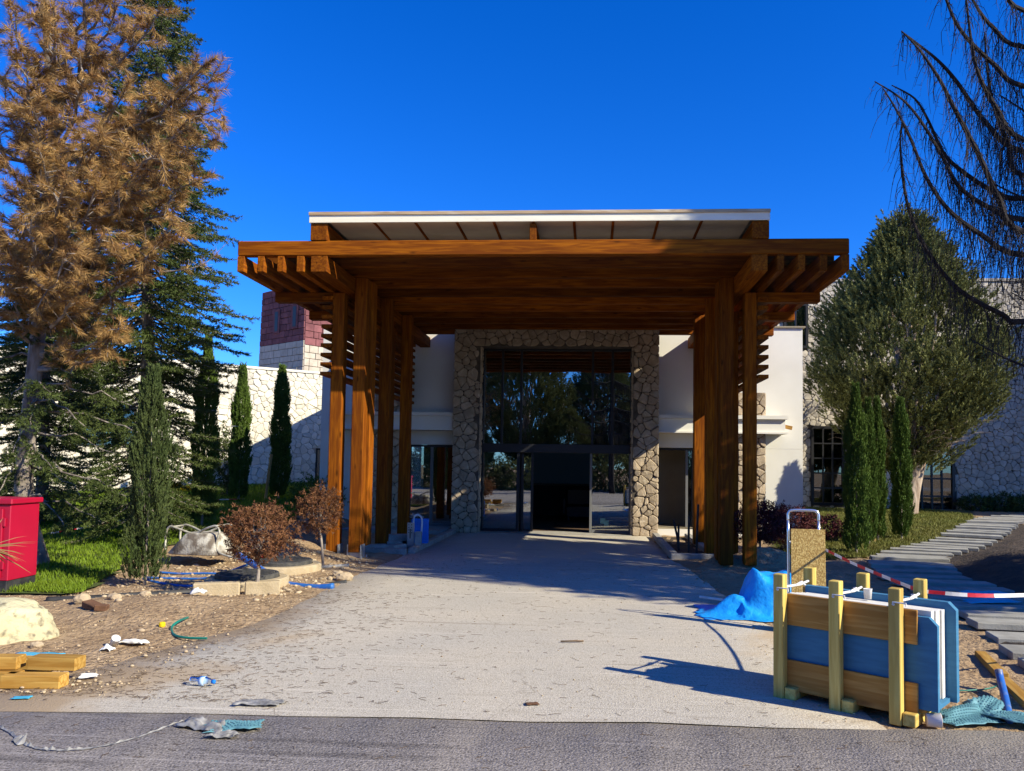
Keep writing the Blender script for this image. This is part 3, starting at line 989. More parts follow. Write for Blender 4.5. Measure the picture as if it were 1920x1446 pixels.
mull = [-2.70, -2.22, -1.755, .0, .485, .95]
for i, x in enumerate(mull):
    fr(x - .028, x + .028, 2.16, 4.46, .08)
fr(-2.73, .98, 4.46, 4.51); fr(-2.73, .98, 1.95, 2.157, .16, 'transom')
for i in range(5):
    part('pane', M['glass'], gz, (mull[i] + .03, mull[i + 1] - .03, YG - .006, YG + .006, 2.165, 4.455))
for x in (-2.70, -1.80): fr(x - .035, x + .035, 0.02, 1.947)
fr(-2.665, -1.835, .02, .08, nm='bottom_rail')
part('pane', M['glass'], gz, (-2.66, -1.84, YG - .006, YG + .006, .085, 1.945))
for x in (-1.70, -1.46): fr(x - .03, x + .03, 0.02, 1.947, .05, 'door_stile', y=YG + .10)
part('pane', M['glass'], gz, (-1.665, -1.495, YG + .094, YG + .106, .06, 1.945))
for x in (-.02, .93): fr(x - .03, x + .03, 0.02, 1.947, .05, 'door_stile', 'greyframe', y=YG + .02)
fr(.012, .898, .02, .09, .05, 'door_rail', 'greyframe', y=YG + .02)
part('pane', M['glass'], gz, (.012, .898, YG + .014, YG + .026, .095, 1.945))
part('door_sticker', M['bubble'], gz, (.22, .34, YG + .004, YG + .010, .25, .38), (.31, .42, YG + .002, YG + .0035, .2, .33))
part('threshold', M['concrete'], gz, (-2.72, .965, 18.2, 19.1, 0.0, .018))

# lobby
lobby = empty('lobby', (-0.9, 23, 0), parent=bld)
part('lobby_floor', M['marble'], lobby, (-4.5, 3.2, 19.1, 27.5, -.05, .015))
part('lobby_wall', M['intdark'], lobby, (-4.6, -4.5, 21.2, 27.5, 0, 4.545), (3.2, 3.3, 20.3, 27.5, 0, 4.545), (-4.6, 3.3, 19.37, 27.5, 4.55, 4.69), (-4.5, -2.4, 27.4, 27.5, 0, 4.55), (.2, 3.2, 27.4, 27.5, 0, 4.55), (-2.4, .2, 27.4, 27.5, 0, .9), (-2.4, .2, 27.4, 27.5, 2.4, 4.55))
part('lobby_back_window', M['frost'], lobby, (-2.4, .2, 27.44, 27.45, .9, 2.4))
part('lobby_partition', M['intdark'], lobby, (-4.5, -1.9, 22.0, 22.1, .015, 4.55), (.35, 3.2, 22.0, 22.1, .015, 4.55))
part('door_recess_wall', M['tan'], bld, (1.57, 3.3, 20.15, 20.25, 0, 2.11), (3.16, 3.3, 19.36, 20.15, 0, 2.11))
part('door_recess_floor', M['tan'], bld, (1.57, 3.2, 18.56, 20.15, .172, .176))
dr = empty('glass_door', (2.6, 19.15, 0), parent=bld)
for x in (2.33, 2.48, 2.96): part('door_stile', M['greyframe'] if x == 2.33 else M['frame'], dr, (x - .03, x + .03, 19.12, 19.18, .18, 2.1), c=.004)
part('door_rail', M['frame'], dr, (1.57, 3.05, 19.10, 19.20, 2.06, 2.112))
part('pane', M['darkglass'], dr, (2.362, 2.448, 19.145, 19.155, .18, 2.055)); part('pane', M['darkglass'], dr, (2.512, 2.928, 19.145, 19.155, .18, 2.055))
dl = empty('glass_door', (-4.0, 19.15, 0), parent=bld)
for x in (-4.58, -4.02, -3.40): part('door_stile', M['frame'] if x != -4.02 else M['greyframe'], dl, (x - .035, x + .035, 19.12, 19.18, .05, 2.1), c=.004)
part('door_rail', M['greyframe'], dl, (-3.985, -3.435, 19.13, 19.17, .05, .16)); part('door_rail', M['frame'], dl, (-4.62, -3.36, 19.10, 19.20, 2.06, 2.112))
part('pane', M['glass'], dl, (-4.545, -4.055, 19.145, 19.155, .05, 2.055)); part('pane', M['glass'], dl, (-3.985, -3.435, 19.145, 19.155, .165, 2.055))
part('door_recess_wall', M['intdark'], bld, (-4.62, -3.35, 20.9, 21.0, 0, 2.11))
part('step', M['concrete'], bld, (-6.4, -3.4, 17.6, YF - .003, 0, .1))

# furniture glimpsed in the lobby
ds = empty('reception_desk', (-.8, 25.4, 0.015), label='dark reception counter deep inside the lobby', cat='desk')
part('counter_body', M['intdark'], ds, (-2.3, .1, 25.2, 25.7, .015, .98)); part('counter_top', M['interior'], ds, (-2.36, .16, 25.12, 25.78, .983, 1.03))
sf = empty('sofa', (-.3, 22.9, .015), label='dark wrapped sofa standing in the lobby doorway', cat='sofa')
part('seat', M['frame'], sf, (-.75, .2, 22.7, 23.4, .12, .45), c=.03); part('backrest', M['frame'], sf, (-.75, .2, 23.2, 23.42, .453, .95), c=.04)
for x in (-.7, .1): part('leg', M['frame'], sf, (x, x + .06, 22.8, 22.86, .015, .118))
part('armrest', M['frame'], sf, (-.86, -.753, 22.72, 23.4, .2, .68), c=.03); part('armrest', M['frame'], sf, (.203, .31, 22.72, 23.4, .2, .68), c=.03)

# ------------------------------------------------------------------ timber porte-cochere
pg = empty('timber_canopy', (-.9, 14, 0), label='large stained timber porte-cochere over the driveway', cat='pergola')
WD = M['wood']
for i in range(11):
    y = 11.4 + .7 * i
    timber('cross_beam', 'X', (-5.51, 3.74), (y, y + .13), (4.812, 5.045), M['wood'] if i == 0 else M['beamwood'], pg, c=.014)
LX = [(-5.51, -5.40), (-5.19, -5.085), (-4.875, -4.77), (-4.57, -4.455)]
RX = [(2.70, 2.80), (3.0, 3.105), (3.315, 3.425), (3.63, 3.74)]
for (a, b) in LX + RX: timber('rafter', 'Y', (a, b), (11.405, 18.96), (4.565, 4.809), WD, pg)
MLX, MRX = (-4.345, -4.09), (2.325, 2.56)
for q in (MLX, MRX): timber('main_beam', 'Y', q, (11.402, 18.98), (4.56, 4.808), WD, pg)
for q in ((-4.36, -4.10), (2.335, 2.58)): timber('upper_beam', 'Y', q, (11.39, 18.35), (5.048, 5.305), WD, pg)
timber('upper_beam', 'Y', (-.98, -.88), (11.42, 18.3), (5.048, 5.30), WD, pg)
for yr in ((12.82, 13.0), (14.42, 14.60), (16.07, 16.25)):
    timber('bracket_beam', 'X', (-5.50, -4.45), yr, (4.40, 4.562), WD, pg)
    timber('bracket_beam', 'X', (2.70, 3.73), yr, (4.40, 4.562), WD, pg)
posts = []
for y in (12.80, 14.40, 16.05):
    first = y < 13
    posts.append(timber('post', 'Z', (-4.475, -4.265), (y, y + .21), (.13 if first else .06, 4.557), WD, pg, c=.01))
    posts.append(timber('post', 'Z', (-4.087, -3.875), (y - .004, y + .21), (.13 if first else .06, 4.81), WD, pg, c=.01))
    posts.append(timber('post', 'Z', (2.50, 2.70), (y, y + .21), (.06, 4.557), WD, pg, c=.01))
    posts.append(timber('post', 'Z', (2.105, 2.322), (y - .004, y + .21), (.06, 4.81), WD, pg, c=.01))
timber('post', 'Z', (-4.075, -3.845), (13.06, 13.33), (.22, 4.81), WD, pg, c=.01)
timber('post', 'Z', (2.09, 2.31), (13.06, 13.33), (.1, 4.81), WD, pg, c=.01)
for xr in ((-4.64, -4.45), (2.705, 2.875)):
    for k in range(9):
        z = 3.12 + .163 * k
        timber('slat', 'Y', xr, (12.74, 18.9), (z, z + .062), WD, pg, c=.004)
# galvanised post shoes
for x0 in (-4.475, -4.087):
    f = MB()
    f.box(x0 - .012, x0 - .002, 12.78, 13.03, .0, .26); f.box(x0 + .212, x0 + .222, 12.78, 13.03, .0, .26)
    f.box(x0 - .06, x0 + .27, 12.71, 13.07, -.01, .016); f.box(x0 - .002, x0 + .212, 12.85, 12.95, .016, .128)
    o = f.build('post_shoe', M['galv'], pg)
    for (bx, by) in ((-.04, 12.74), (.25, 12.74), (-.04, 13.04), (.25, 13.04)):
        MB().lathe([(.012, 0), (.012, .05), (.006, .055)], 6, (x0 + bx, by, .016)).build('bolt', M['galv'], o)
part('footing', M['concrete'], pg, (-4.55, -3.78, 12.65, 13.4, -.1, -.012))
# roof
fa = part('fascia', M['fascia'], pg, (-4.375, 2.585, 11.36, 11.385, 5.312, 5.456), c=.003)
part('fascia_lip', M['lipwood'], fa, (-4.38, 2.59, 11.340, 11.42, 5.425, 5.474), c=.003)
for xx in (-4.368, 2.563):
    part('side_fascia', M['fascia'], pg, (xx, xx + .02, 11.388, 18.4, 5.312, 5.455))
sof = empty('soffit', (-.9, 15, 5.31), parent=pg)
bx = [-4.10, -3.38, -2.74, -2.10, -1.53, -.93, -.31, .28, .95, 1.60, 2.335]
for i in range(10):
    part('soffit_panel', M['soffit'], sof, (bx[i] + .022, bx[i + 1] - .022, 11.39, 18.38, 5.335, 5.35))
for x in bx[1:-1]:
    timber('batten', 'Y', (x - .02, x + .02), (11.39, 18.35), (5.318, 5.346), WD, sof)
part('roof_deck', M['concrete'], pg, (-4.345, 2.56, 11.425, 18.4, 5.40, 5.452))
part('roof_sheet', M['frame'], pg, (-.15, .62, 11.7, 12.3, 5.453, 5.50))

# ------------------------------------------------------------------ stone garden wall building on the left
hd = atan2(25.6 - 21.1, -9.07 + 14.9)
lw = empty('stone_wing', (-12, 23, .6), label='low wing faced in pale sunlit rubble stone behind the cypresses', cat='building')
O = Vector((-14.9, 21.1, 0)); U = Vector((cos(hd), sin(hd), 0)); Vv = Vector((-sin(hd), cos(hd), 0))
MW = Matrix(((U.x, Vv.x, 0, O.x), (U.y, Vv.y, 0, O.y), (0, 0, 1, 0), (0, 0, 0, 1)))
mb = MB(); mb.box(-14, 9.4, 0, .4, .2, 4.62, M=MW); mb.build('wall', M['palemortar'], lw)
mb = MB(); mb.box(-14, 9.42, .4, 8, .2, 4.4, M=MW); mb.build('roof', M['stucco'], lw)
mb = MB(); mb.box(-14, 9.45, -.07, .45, 4.623, 4.70, M=MW); mb.build('coping', M['palestone'], lw)
hl = [(.0, 1.6, 2.0, 3.3), (7.05, 7.75, .3, 2.1)]
stone_facing(lw, (O.x, O.y, 0), hd, [(-2.2, 7.6, .35, 4.62, hl)], .20, M['palestone'], joint=.004, depth=.035, seed=11)
stone_facing(lw, (O.x, O.y, 0), hd, [(-9, -2.2, .35, 4.62, [])], .30, M['palestone'], joint=.005, depth=.04, seed=12, limit=0)
for (u0, u1, z0, z1) in hl:
    w = empty('window', O + U * ((u0 + u1) / 2), parent=lw)
    mb = MB(); mb.box(u0 + .05, u1 - .05, -.012, -.004, z0 + .05, z1 - .05, M=MW); mb.build('pane', M['darkglass'], w)
    mb = MB()
    for b in ((u0, u0 + .05, z0, z1), (u1 - .05, u1, z0, z1), (u0 + .05, u1 - .05, z0, z0 + .05), (u0 + .05, u1 - .05, z1 - .05, z1), ((u0 + u1) / 2 - .02, (u0 + u1) / 2 + .02, z0 + .05, z1 - .05)):
        mb.box(b[0], b[1], -.05, -.013, b[2], b[3], M=MW)
    mb.build('frame', M['frame'], w)

# ------------------------------------------------------------------ tower
tw = empty('tower', (-15.5, 42.5, 0), label='square tower of red ashlar above cream stone rising behind the low wing', cat='tower')
ph = radians(35)
TC = Vector((-15.5, 40.0, 0))
wT = 4.6
dA = Vector((-cos(ph), sin(ph), 0)); dB = Vector((sin(ph), cos(ph), 0))
mb = MB()
vs = []
for z, k in ((0, 0.0), (11.3, .171)):
    for (a, b) in ((k, k), (wT - k, k), (wT - k, wT - k), (k, wT - k)):
        vs.append(TC + dA * (a + .04) + dB * (b + .04) + Vector((0, 0, z)))
mb.add(vs, [(0, 1, 5, 4), (1, 2, 6, 5), (2, 3, 7, 6), (3, 0, 4, 7), (4, 5, 6, 7)])
mb.build('wall', M['mortar'], tw)
tcache = {}
for face in (0, 1):
    d = dA if face == 0 else dB
    other = dB if face == 0 else dA
    ang = atan2(d.y, d.x)
    z = 4.2
    rnd = random.Random(50 + face)
    while z < 11.0:
        hgt = rnd.choice((.32, .36, .41))
        ins = .22 * z / 14.5
        u = ins
        while u < (wT if face == 0 else 2.6) - ins - .02:
            L_ = min(rnd.choice((.32, .42, .55, .7)), wT - ins - u)
            if wT - ins - u - L_ < .2: L_ = wT - ins - u
            mt = M['redstone'] if z > 7.9 else M['creamstone']
            key = (round(L_, 2), hgt, mt.name)
            if key not in tcache:
                me = bpy.data.meshes.new('ashlar_block'); v_, f_ = chamfer(L_ - .025, .12, hgt - .025, .012)
                me.from_pydata(v_, [], f_); me.materials.append(mt); tcache[key] = me
            o = link('ashlar_block', tcache[key], None, tw)
            p = TC + d * (u + L_ / 2) + other * (ins + .02 + rnd.uniform(-.012, .012))
            o.location = (p.x, p.y, z + hgt / 2); o.rotation_euler = (0, 0, ang)
            u += L_
        z += hgt
for (u, z, hh) in ((1.0, 9.0, 1.1), (2.75, 8.9, 1.1), (.85, 5.5, 1.1), (2.8, 5.4, .95)):
    ins = .22 * z / 14.5
    w = empty('window', TC + dA * u + Vector((0, 0, z)), parent=tw)
    for (nm, mt, a0, a1, d0, d1, z0, z1) in (('surround', M['redstone'] if z > 7.9 else M['creamstone'], -.30, .30, -.10, -.05, -.12, hh + .12), ('pane', M['frame'], -.15, .15, -.112, -.103, 0, hh)):
        mb = MB(); vs = []
        for zz in (z + z0, z + z1):
            for (a, b) in ((a0, d0), (a1, d0), (a1, d1), (a0, d1)):
                vs.append(TC + dA * (u + a) + dB * (ins + b) + Vector((0, 0, zz)))
        mb.add(vs, [(3, 2, 1, 0), (4, 5, 6, 7), (0, 1, 5, 4), (1, 2, 6, 5), (2, 3, 7, 6), (3, 0, 4, 7)])
        mb.build(nm, mt, w)

# ------------------------------------------------------------------ stone building on the right
rb = empty('stone_hotel_wing', (11, 30, .2), label='tall grey rubble stone building with arched door behind the big juniper', cat='building')
YB = 29.5
part('wall', M['mortar'], rb, (6.6, 16.25, YB, YB + .5, 0, 8.75))
part('wall', M['stucco'], rb, (16.25, 19.7, YB + .08, YB + .5, 0, 8.75))
part('roof', M['stucco'], rb, (6.0, 19.7, YB + .5, 42, 8.3, 8.5))
part('coping', M['farstone'], rb, (6.55, 19.7, YB - .08, YB + .55, 8.753, 8.86))
part('roof_house', M['stucco'], rb, (13.6, 15.0, 31.5, 34, 8.5, 9.5))
holes = [(8.2, 9.42, .3, 3.25), (11.75, 13.42, .2, 2.3), (11.95, 13.22, 2.29, 2.75), (7.2, 8.1, 6.2, 7.9)]
stone_facing(rb, (0, YB, 0), 0, [(6.6, 16.27, .1, 8.75, holes)], .205, M['farstone'], joint=.0045, depth=.04, seed=21)


def grid_window(name, x0, x1, z0, z1, nx_, nz_, y, glass, parent, bar=.05, casing=.09):
    w = empty(name, ((x0 + x1) / 2, y, z0), parent=parent)
    fm = MB()
    fm.box(x0, x0 + casing, y - .06, y + .04, z0, z1); fm.box(x1 - casing, x1, y - .06, y + .04, z0, z1)
    fm.box(x0 + casing, x1 - casing, y - .06, y + .04, z0, z0 + casing); fm.box(x0 + casing, x1 - casing, y - .06, y + .04, z1 - casing, z1)
    fm.build('frame', M['frame'], w)
    a0, a1, b0, b1 = x0 + casing, x1 - casing, z0 + casing, z1 - casing
    for i in range(1, nx_):
        x = a0 + (a1 - a0) * i / nx_
        part('muntin', M['frame'], w, (x - bar / 2, x + bar / 2, y - .05, y + .02, b0, b1))
    for j in range(1, nz_):
        z = b0 + (b1 - b0) * j / nz_
        part('muntin', M['frame'], w, (a0, a1, y - .046, y + .016, z - bar / 2, z + bar / 2))
    for i in range(nx_):
        for j in range(nz_):
            p0 = a0 + (a1 - a0) * i / nx_; p1 = a0 + (a1 - a0) * (i + 1) / nx_
            q0 = b0 + (b1 - b0) * j / nz_; q1 = b0 + (b1 - b0) * (j + 1) / nz_
            o = part('pane', glass, w, (p0 + bar / 2, p1 - bar / 2, y - .004, y + .004, q0 + bar / 2, q1 - bar / 2))
    part('blind', M['interior'], w, (x0 + .02, x1 - .02, y + .10, y + .12, z0, z1))
    return w


grid_window('window', 8.2, 9.42, .3, 3.25, 3, 5, YB - .06, M['darkglass'], rb)
grid_window('window', 7.2, 8.1, 6.2, 7.9, 2, 1, YB - .06, M['blueglass'], rb)
grid_window('window', 16.45, 18.3, 3.1, 5.45, 4, 5, YB + .02, M['darkglass'], rb)
grid_window('window', 16.5, 19.0, .2, 2.3, 2, 1, YB + .02, M['darkglass'], rb)
# arched door
ad = empty('arched_door', (12.58, YB, .2), parent=rb)
cx, r0, zs = 12.585, .72, 2.02
fm = MB()
fm.box(cx - r0 - .10, cx - r0, YB - .12, YB - .02, .1, zs); fm.box(cx + r0, cx + r0 + .10, YB - .12, YB - .02, .1, zs)
n = 14
vs = []; fs = []
for k in range(n + 1):
    q = pi * k / n
    for (rr, yy) in ((r0, YB - .12), (r0 + .1, YB - .12), (r0 + .1, YB - .02), (r0, YB - .02)):
        vs.append((cx + rr * cos(q), yy, zs + rr * sin(q)))
for k in range(n):
    for e in range(4):
        fs.append((k * 4 + e, k * 4 + (e + 1) % 4, (k + 1) * 4 + (e + 1) % 4, (k + 1) * 4 + e))
fm.add(vs, fs); fm.build('frame', M['frame'], ad)
pv = [(cx - r0, YB - .05, .1)] + [(cx + r0, YB - .05, .1)] + [(cx + r0 * cos(pi * k / n), YB - .05, zs + r0 * sin(pi * k / n)) for k in range(n + 1)]
pb = [(p[0], p[1] + .012, p[2]) for p in pv]
MB().add(pv + pb, [tuple(range(len(pv))), tuple(range(2 * len(pv) - 1, len(pv) - 1, -1))]).build('pane', M['darkglass'], ad)
for x in (cx - .36, cx, cx + .36): part('muntin', M['frame'], ad, (x - .03, x + .03, YB - .09, YB - .055, .1, zs + sqrt(max(0, r0 ** 2 - (x - cx) ** 2))))
for z in (.7, 1.35, zs): part('muntin', M['frame'], ad, (cx - r0, cx + r0, YB - .085, YB - .052, z - .03, z + .03))
# side wing that stands beyond the picture and throws its shade on the facade
sw = empty('side_wing', (20, 26, 0), label='white side wing closing the garden beside the stone building', cat='building')
part('wall', M['stucco'], sw, (19.7, 20.1, 22, 34, 0, 10.0)); part('wall', M['stucco'], sw, (20.1, 26, 22, 22.4, 0, 10.0))
part('roof', M['concrete'], sw, (20.1, 26, 22.4, 34, 9.6, 9.8))


# ------------------------------------------------------------------ kerbs and pits by the drive
kr = empty('planting_pit_kerb', (1.8, 16, 0), label='grey kerb frame of the open planting pit with black conduits', cat='kerb')
for b in ((1.42, 1.56, 14.0, 18.1), (2.16, 2.30, 14.45, 18.1)): part('kerb_stone', M['concrete'], kr, (*b, -.05, .11), c=.01)
part('kerb_stone', M['concrete'], kr, (1.42, 2.30, 13.86, 13.997, -.05, .11), c=.01)
part('pit_soil', M['mulch'], kr, (1.56, 2.16, 14.0, 18.1, -.02, .022))
for i, (x, y, h, tl) in enumerate(((1.72, 15.2, .62, -.12), (1.78, 15.9, .45, .0), (1.86, 14.9, .72, .0), (1.98, 14.7, .95, .03))):
    o = MB().tube([(x, y, -.05), (x + tl * .4, y, h * .5), (x + tl, y, h)], .022, 8).build('conduit', M['blackpl'])
    tag(o, ['bent black conduit stub in the planting pit', 'shortest black conduit stub in the planting pit', 'middle upright black conduit in the planting pit', 'tallest thin black conduit in the planting pit'][i], 'pipe', 'conduits in the pit')
kl = empty('driveway_kerb', (-3.2, 16, 0), label='grey concrete kerb under the blue plastic crate near the portal', cat='kerb')
for k in range(5):
    y = 13.9 + k * .86
    part('kerb_stone', M['concrete'], kl, (-3.33, -3.20, y, y + .85, -.05, .10), c=.01)
part('kerb_stone', M['concrete'], kl, (-4.2, -3.335, 13.75, 13.88, -.05, .10), c=.01)
for i, (x, y, z, L_, a) in enumerate(((-4.02, 14.05, .08, .5, .35), (-3.86, 14.6, .09, .5, .2), (-3.62, 14.2, .07, .4, 1.2), (-3.75, 15.0, .08, .5, .5), (-3.72, 14.85, .2, .5, .4))):
    o = timber('paving_block', 'X', (x - L_ / 2, x + L_ / 2), (y - .1, y + .1), (z - .06, z + .06), M['concrete'], None, c=.008)
    o.rotation_euler = (0, 0, a)
    tag(o, 'loose grey concrete paving block piled behind the galvanised post shoes', 'block', 'paving blocks by the post')

# soil heap at the right posts
V = []; Fq = []
for j in range(31):
    for i in range(41):
        x = 1.75 + i * .055; y = 12.6 + j * .055
        e = math.exp(-(((x - 2.95) / .62) ** 2 + ((y - 13.35) / .42) ** 2)) * .34 + .12 * math.exp(-(((x - 2.2) / .35) ** 2 + ((y - 13.2) / .3) ** 2))
        V.append((x, y, max(tz(x, y), 0) - .03 + e + .05 * fbm(x, y, 4.0) * min(1, e * 8)))
for j in range(30):
    for i in range(40):
        Fq.append((j * 41 + i, j * 41 + i + 1, (j + 1) * 41 + i + 1, (j + 1) * 41 + i))
tag(link('soil_heap', mesh_np('soil_heap', V, Fq, M['dirt'], smooth=True)), 'low heap of excavated soil beside the planting pit', 'soil', kind='stuff')

# ------------------------------------------------------------------ slab crate
cu = Vector((.78, -.625, 0)); cvv = Vector((.625, .78, 0))
ca = atan2(cu.y, cu.x)
cr = empty('timber_crate', (1.35, 5.76, 0), ca, label='open pine A-frame crate holding blue foam boards at the road edge', cat='crate', local=True)
CW, PK = M['cratewood'], M['plank']
for i, u in enumerate((0.0, .405, .80)):
    timber('post', 'Z', (u, u + .075), (-.045, .03), (.0, .885 - .004 * i), CW, cr, c=.005)
    timber('post', 'Z', (u, u + .075), (.47, .545), (.0, .885), CW, cr, c=.005)
    timber('skid', 'Y', (u + .078, u + .16), (-.03, .53), (.004, .085), CW, cr, c=.005)
for (z0, z1) in ((.52, .742), (.055, .272)):
    timber('plank', 'X', (.005, .955), (.032, .052), (z0, z1), PK, cr, c=.003)
    timber('plank', 'X', (.005, .955), (.447, .467), (z0, z1), PK, cr, c=.003)
timber('bottom_board', 'X', (0.0, 1.0), (.06, .24), (.088, .106), PK, cr, c=.003)
timber('bottom_board', 'X', (0.0, 1.0), (.26, .44), (.088, .106), PK, cr, c=.003)
for i, u in enumerate((.037, .44, .835)):
    mb = MB(); mb.tube([Vector((u, -.05, .775)), Vector((u + .01, .1, .785)), Vector((u + .015, .3, .778)), Vector((u, .55, .79))], .009, 6)
    mb.tube([Vector((u + .02, .22, .785)), Vector((u + .03, .3, .80)), Vector((u - .01, .36, .79)), Vector((u + .02, .41, .75))], .007, 6)
    mb.tube([Vector((u - .004, -.052, .772)), Vector((u - .004, -.052, .79)), Vector((u + .08, -.052, .79)), Vector((u + .08, -.052, .772))], .005, 5)
    mb.build('strap', M['whitepl'], cr)


def crate_thing(name, label, cat, group, mat, u0, u1, v0, v1, z0, z1, cut=0.0):
    r = MB()
    o0 = Vector((1.35, 5.76, 0))
    if cut:
        prof = [(u0, z0), (u1, z0), (u1, z1 - cut), (u1 - cut, z1), (u0, z1)]
    else:
        prof = [(u0, z0), (u1, z0), (u1, z1), (u0, z1)]
    vs = [o0 + cu * p[0] + cvv * v + Vector((0, 0, p[1])) for v in (v0, v1) for p in prof]
    n_ = len(prof)
    fs = [tuple(range(n_)), tuple(range(2 * n_ - 1, n_ - 1, -1))] + [((k + 1) % n_, k, n_ + k, n_ + (k + 1) % n_) for k in range(n_)]
    r.add([v - o0 for v in vs], fs)
    o = r.build(name, mat, None, loc=o0)
    return tag(o, label, cat, group)


crate_thing('foam_board', 'blue foam board behind the front planks of the crate', 'board', 'foam boards in the crate', M['foam'], .02, 1.07, .056, .10, .108, .70, .05)
crate_thing('foam_board', 'taller blue foam board at the back of the crate with a cut corner', 'board', 'foam boards in the crate', M['foam'], .06, 1.10, .37, .43, .108, .765, .05)
crate_thing('foam_board', 'blue foam base sheet under the white panels in the crate', 'board', 'foam boards in the crate', M['foam'], .1, 1.06, .102, .368, .108, .135)
for i, (v0, v1) in enumerate(((.105, .165), (.168, .222), (.240, .292), (.298, .365))):
    crate_thing('stone_slab', 'white slab stacked on edge between the blue boards of the crate', 'slab', 'white slabs in the crate', M['whitepanel'], .05 + .01 * i, 1.02 + .012 * (i % 2), v0, v1, .137, .735 - .006 * i)
crate_thing('dark_spacer', 'thin dark spacer sheet between the white slabs in the crate', 'sheet', None, M['brick'], .06, 1.015, .2235, .2385, .137, .725)
p = Vector((1.35, 5.76, 0)) + cu * .56 + cvv * .27
tag(MB().lathe([(.024, 0), (.030, .07), (.032, .072), (.027, .07), (.022, .01)], 14, (0, 0, 0)).build('paper_cup', M['whitepl'], None, True, loc=(p.x, p.y, .738)), 'white paper cup standing on the slabs in the crate', 'cup')

# ------------------------------------------------------------------ hand truck with strand board
ht = empty('hand_truck', (2.15, 7.95, 0), radians(-6), label='aluminium hand truck standing upright behind the crate', cat='hand truck', local=True)
for s in (-1, 1):
    MB().tube(spline([(s * .15, 0.02, .06), (s * .15, .05, .5), (s * .15, .09, 1.12)], 4), .014, 10).build('side_rail', M['chrome'], ht, True)
MB().tube(spline([(-.15, .09, 1.12), (-.147, .093, 1.19), (-.115, .095, 1.222), (0, .096, 1.226), (.115, .095, 1.222), (.147, .093, 1.19), (.15, .09, 1.12)], 4), .014, 10).build('handle', M['chrome'], ht, True)
for z in (.3, .6, .9): MB().tube([(-.15, .035 + z * .05, z), (.15, .035 + z * .05, z)], .010, 8).build('cross_bar', M['chrome'], ht, True)
part('toe_plate', M['galv'], ht, (-.2, .2, -.22, .02, .012, .022))
for s in (-1, 1):
    MR = Matrix.Translation((s * .2, .12, .1)) @ Matrix.Rotation(pi / 2, 4, 'Y')
    w = MB().lathe([(.05, -.025), (.095, -.022), (.1, 0), (.095, .022), (.05, .025)], 16, M=MR).build('wheel', M['blackpl'], ht, True)
    MB().lathe([(.03, -.028), (.05, -.0265), (.05, .0265), (.03, .028)], 12, M=MR).build('hub', M['galv'], w)
MB().tube([(-.2, .12, .1), (.2, .12, .1)], .01, 8).build('axle', M['galv'], ht)
ob = MB().box(-.165, .165, -.008, .008, 0, 1.02, c=.002).build('strand_board', M['osb'])
ob.location = (2.17, 7.875, .024); ob.rotation_euler = (radians(-3.4), 0, radians(-6))
tag(ob, 'speckled strand board leaning on the hand truck', 'board')


# ------------------------------------------------------------------ crumpled sheets
def crumple(name, cx, cy, z, sx, sy, hgt, mat, seed, n=26, rot=0.0, fold=1.0, label='', cat='', group=None, edge=0.3, flat=False):
    """a crumpled sheet: flat facets between straight creases"""
    V = []; Fq = []
    rnd = random.Random(seed)
    ph_ = rnd.uniform(0, 50)
    waves = []
    for k in range(6):
        q = rnd.uniform(0, pi)
        waves.append((cos(q), sin(q), rnd.uniform(.35, .9) * fold * (1 + .35 * k), rnd.uniform(0, 4), 1.0 / (1 + .55 * k)))
    tot = sum(w[4] for w in waves)

    def tri(t):
        t = t % 2.0
        return t if t < 1 else 2 - t
    for j in range(n + 1):
        for i in range(n + 1):
            u, v = i / n * 2 - 1, j / n * 2 - 1
            x = u * sx * (1 + edge * fbm(v * 1.7 + ph_, u, 1.3)); y = v * sy * (1 + edge * fbm(u * 1.7 - ph_, v, 1.3))
            f = sum(w[4] * tri(u * w[0] * w[2] + v * w[1] * w[2] + w[3]) for w in waves) / tot
            e = 1.0 if not flat else .35
            fall = 1 - .55 * max(abs(u), abs(v)) ** 3
            zz = hgt * max(0.0, (f - .22)) * 1.9 * e * fall
            sk = zz * .5
            V.append((x + sk * cos(ph_), y + sk * sin(ph_), zz + .003))
    for j in range(n):
        for i in range(n):
            Fq.append((j * (n + 1) + i, j * (n + 1) + i + 1, (j + 1) * (n + 1) + i + 1, (j + 1) * (n + 1) + i))
    o = link(name, mesh_np(name, V, Fq, mat))
    md = o.modifiers.new('thickness', 'SOLIDIFY'); md.thickness = .002; md.offset = 1
    o.location = (cx, cy, z); o.rotation_euler = (0, 0, rot)
    return tag(o, label, cat, group)


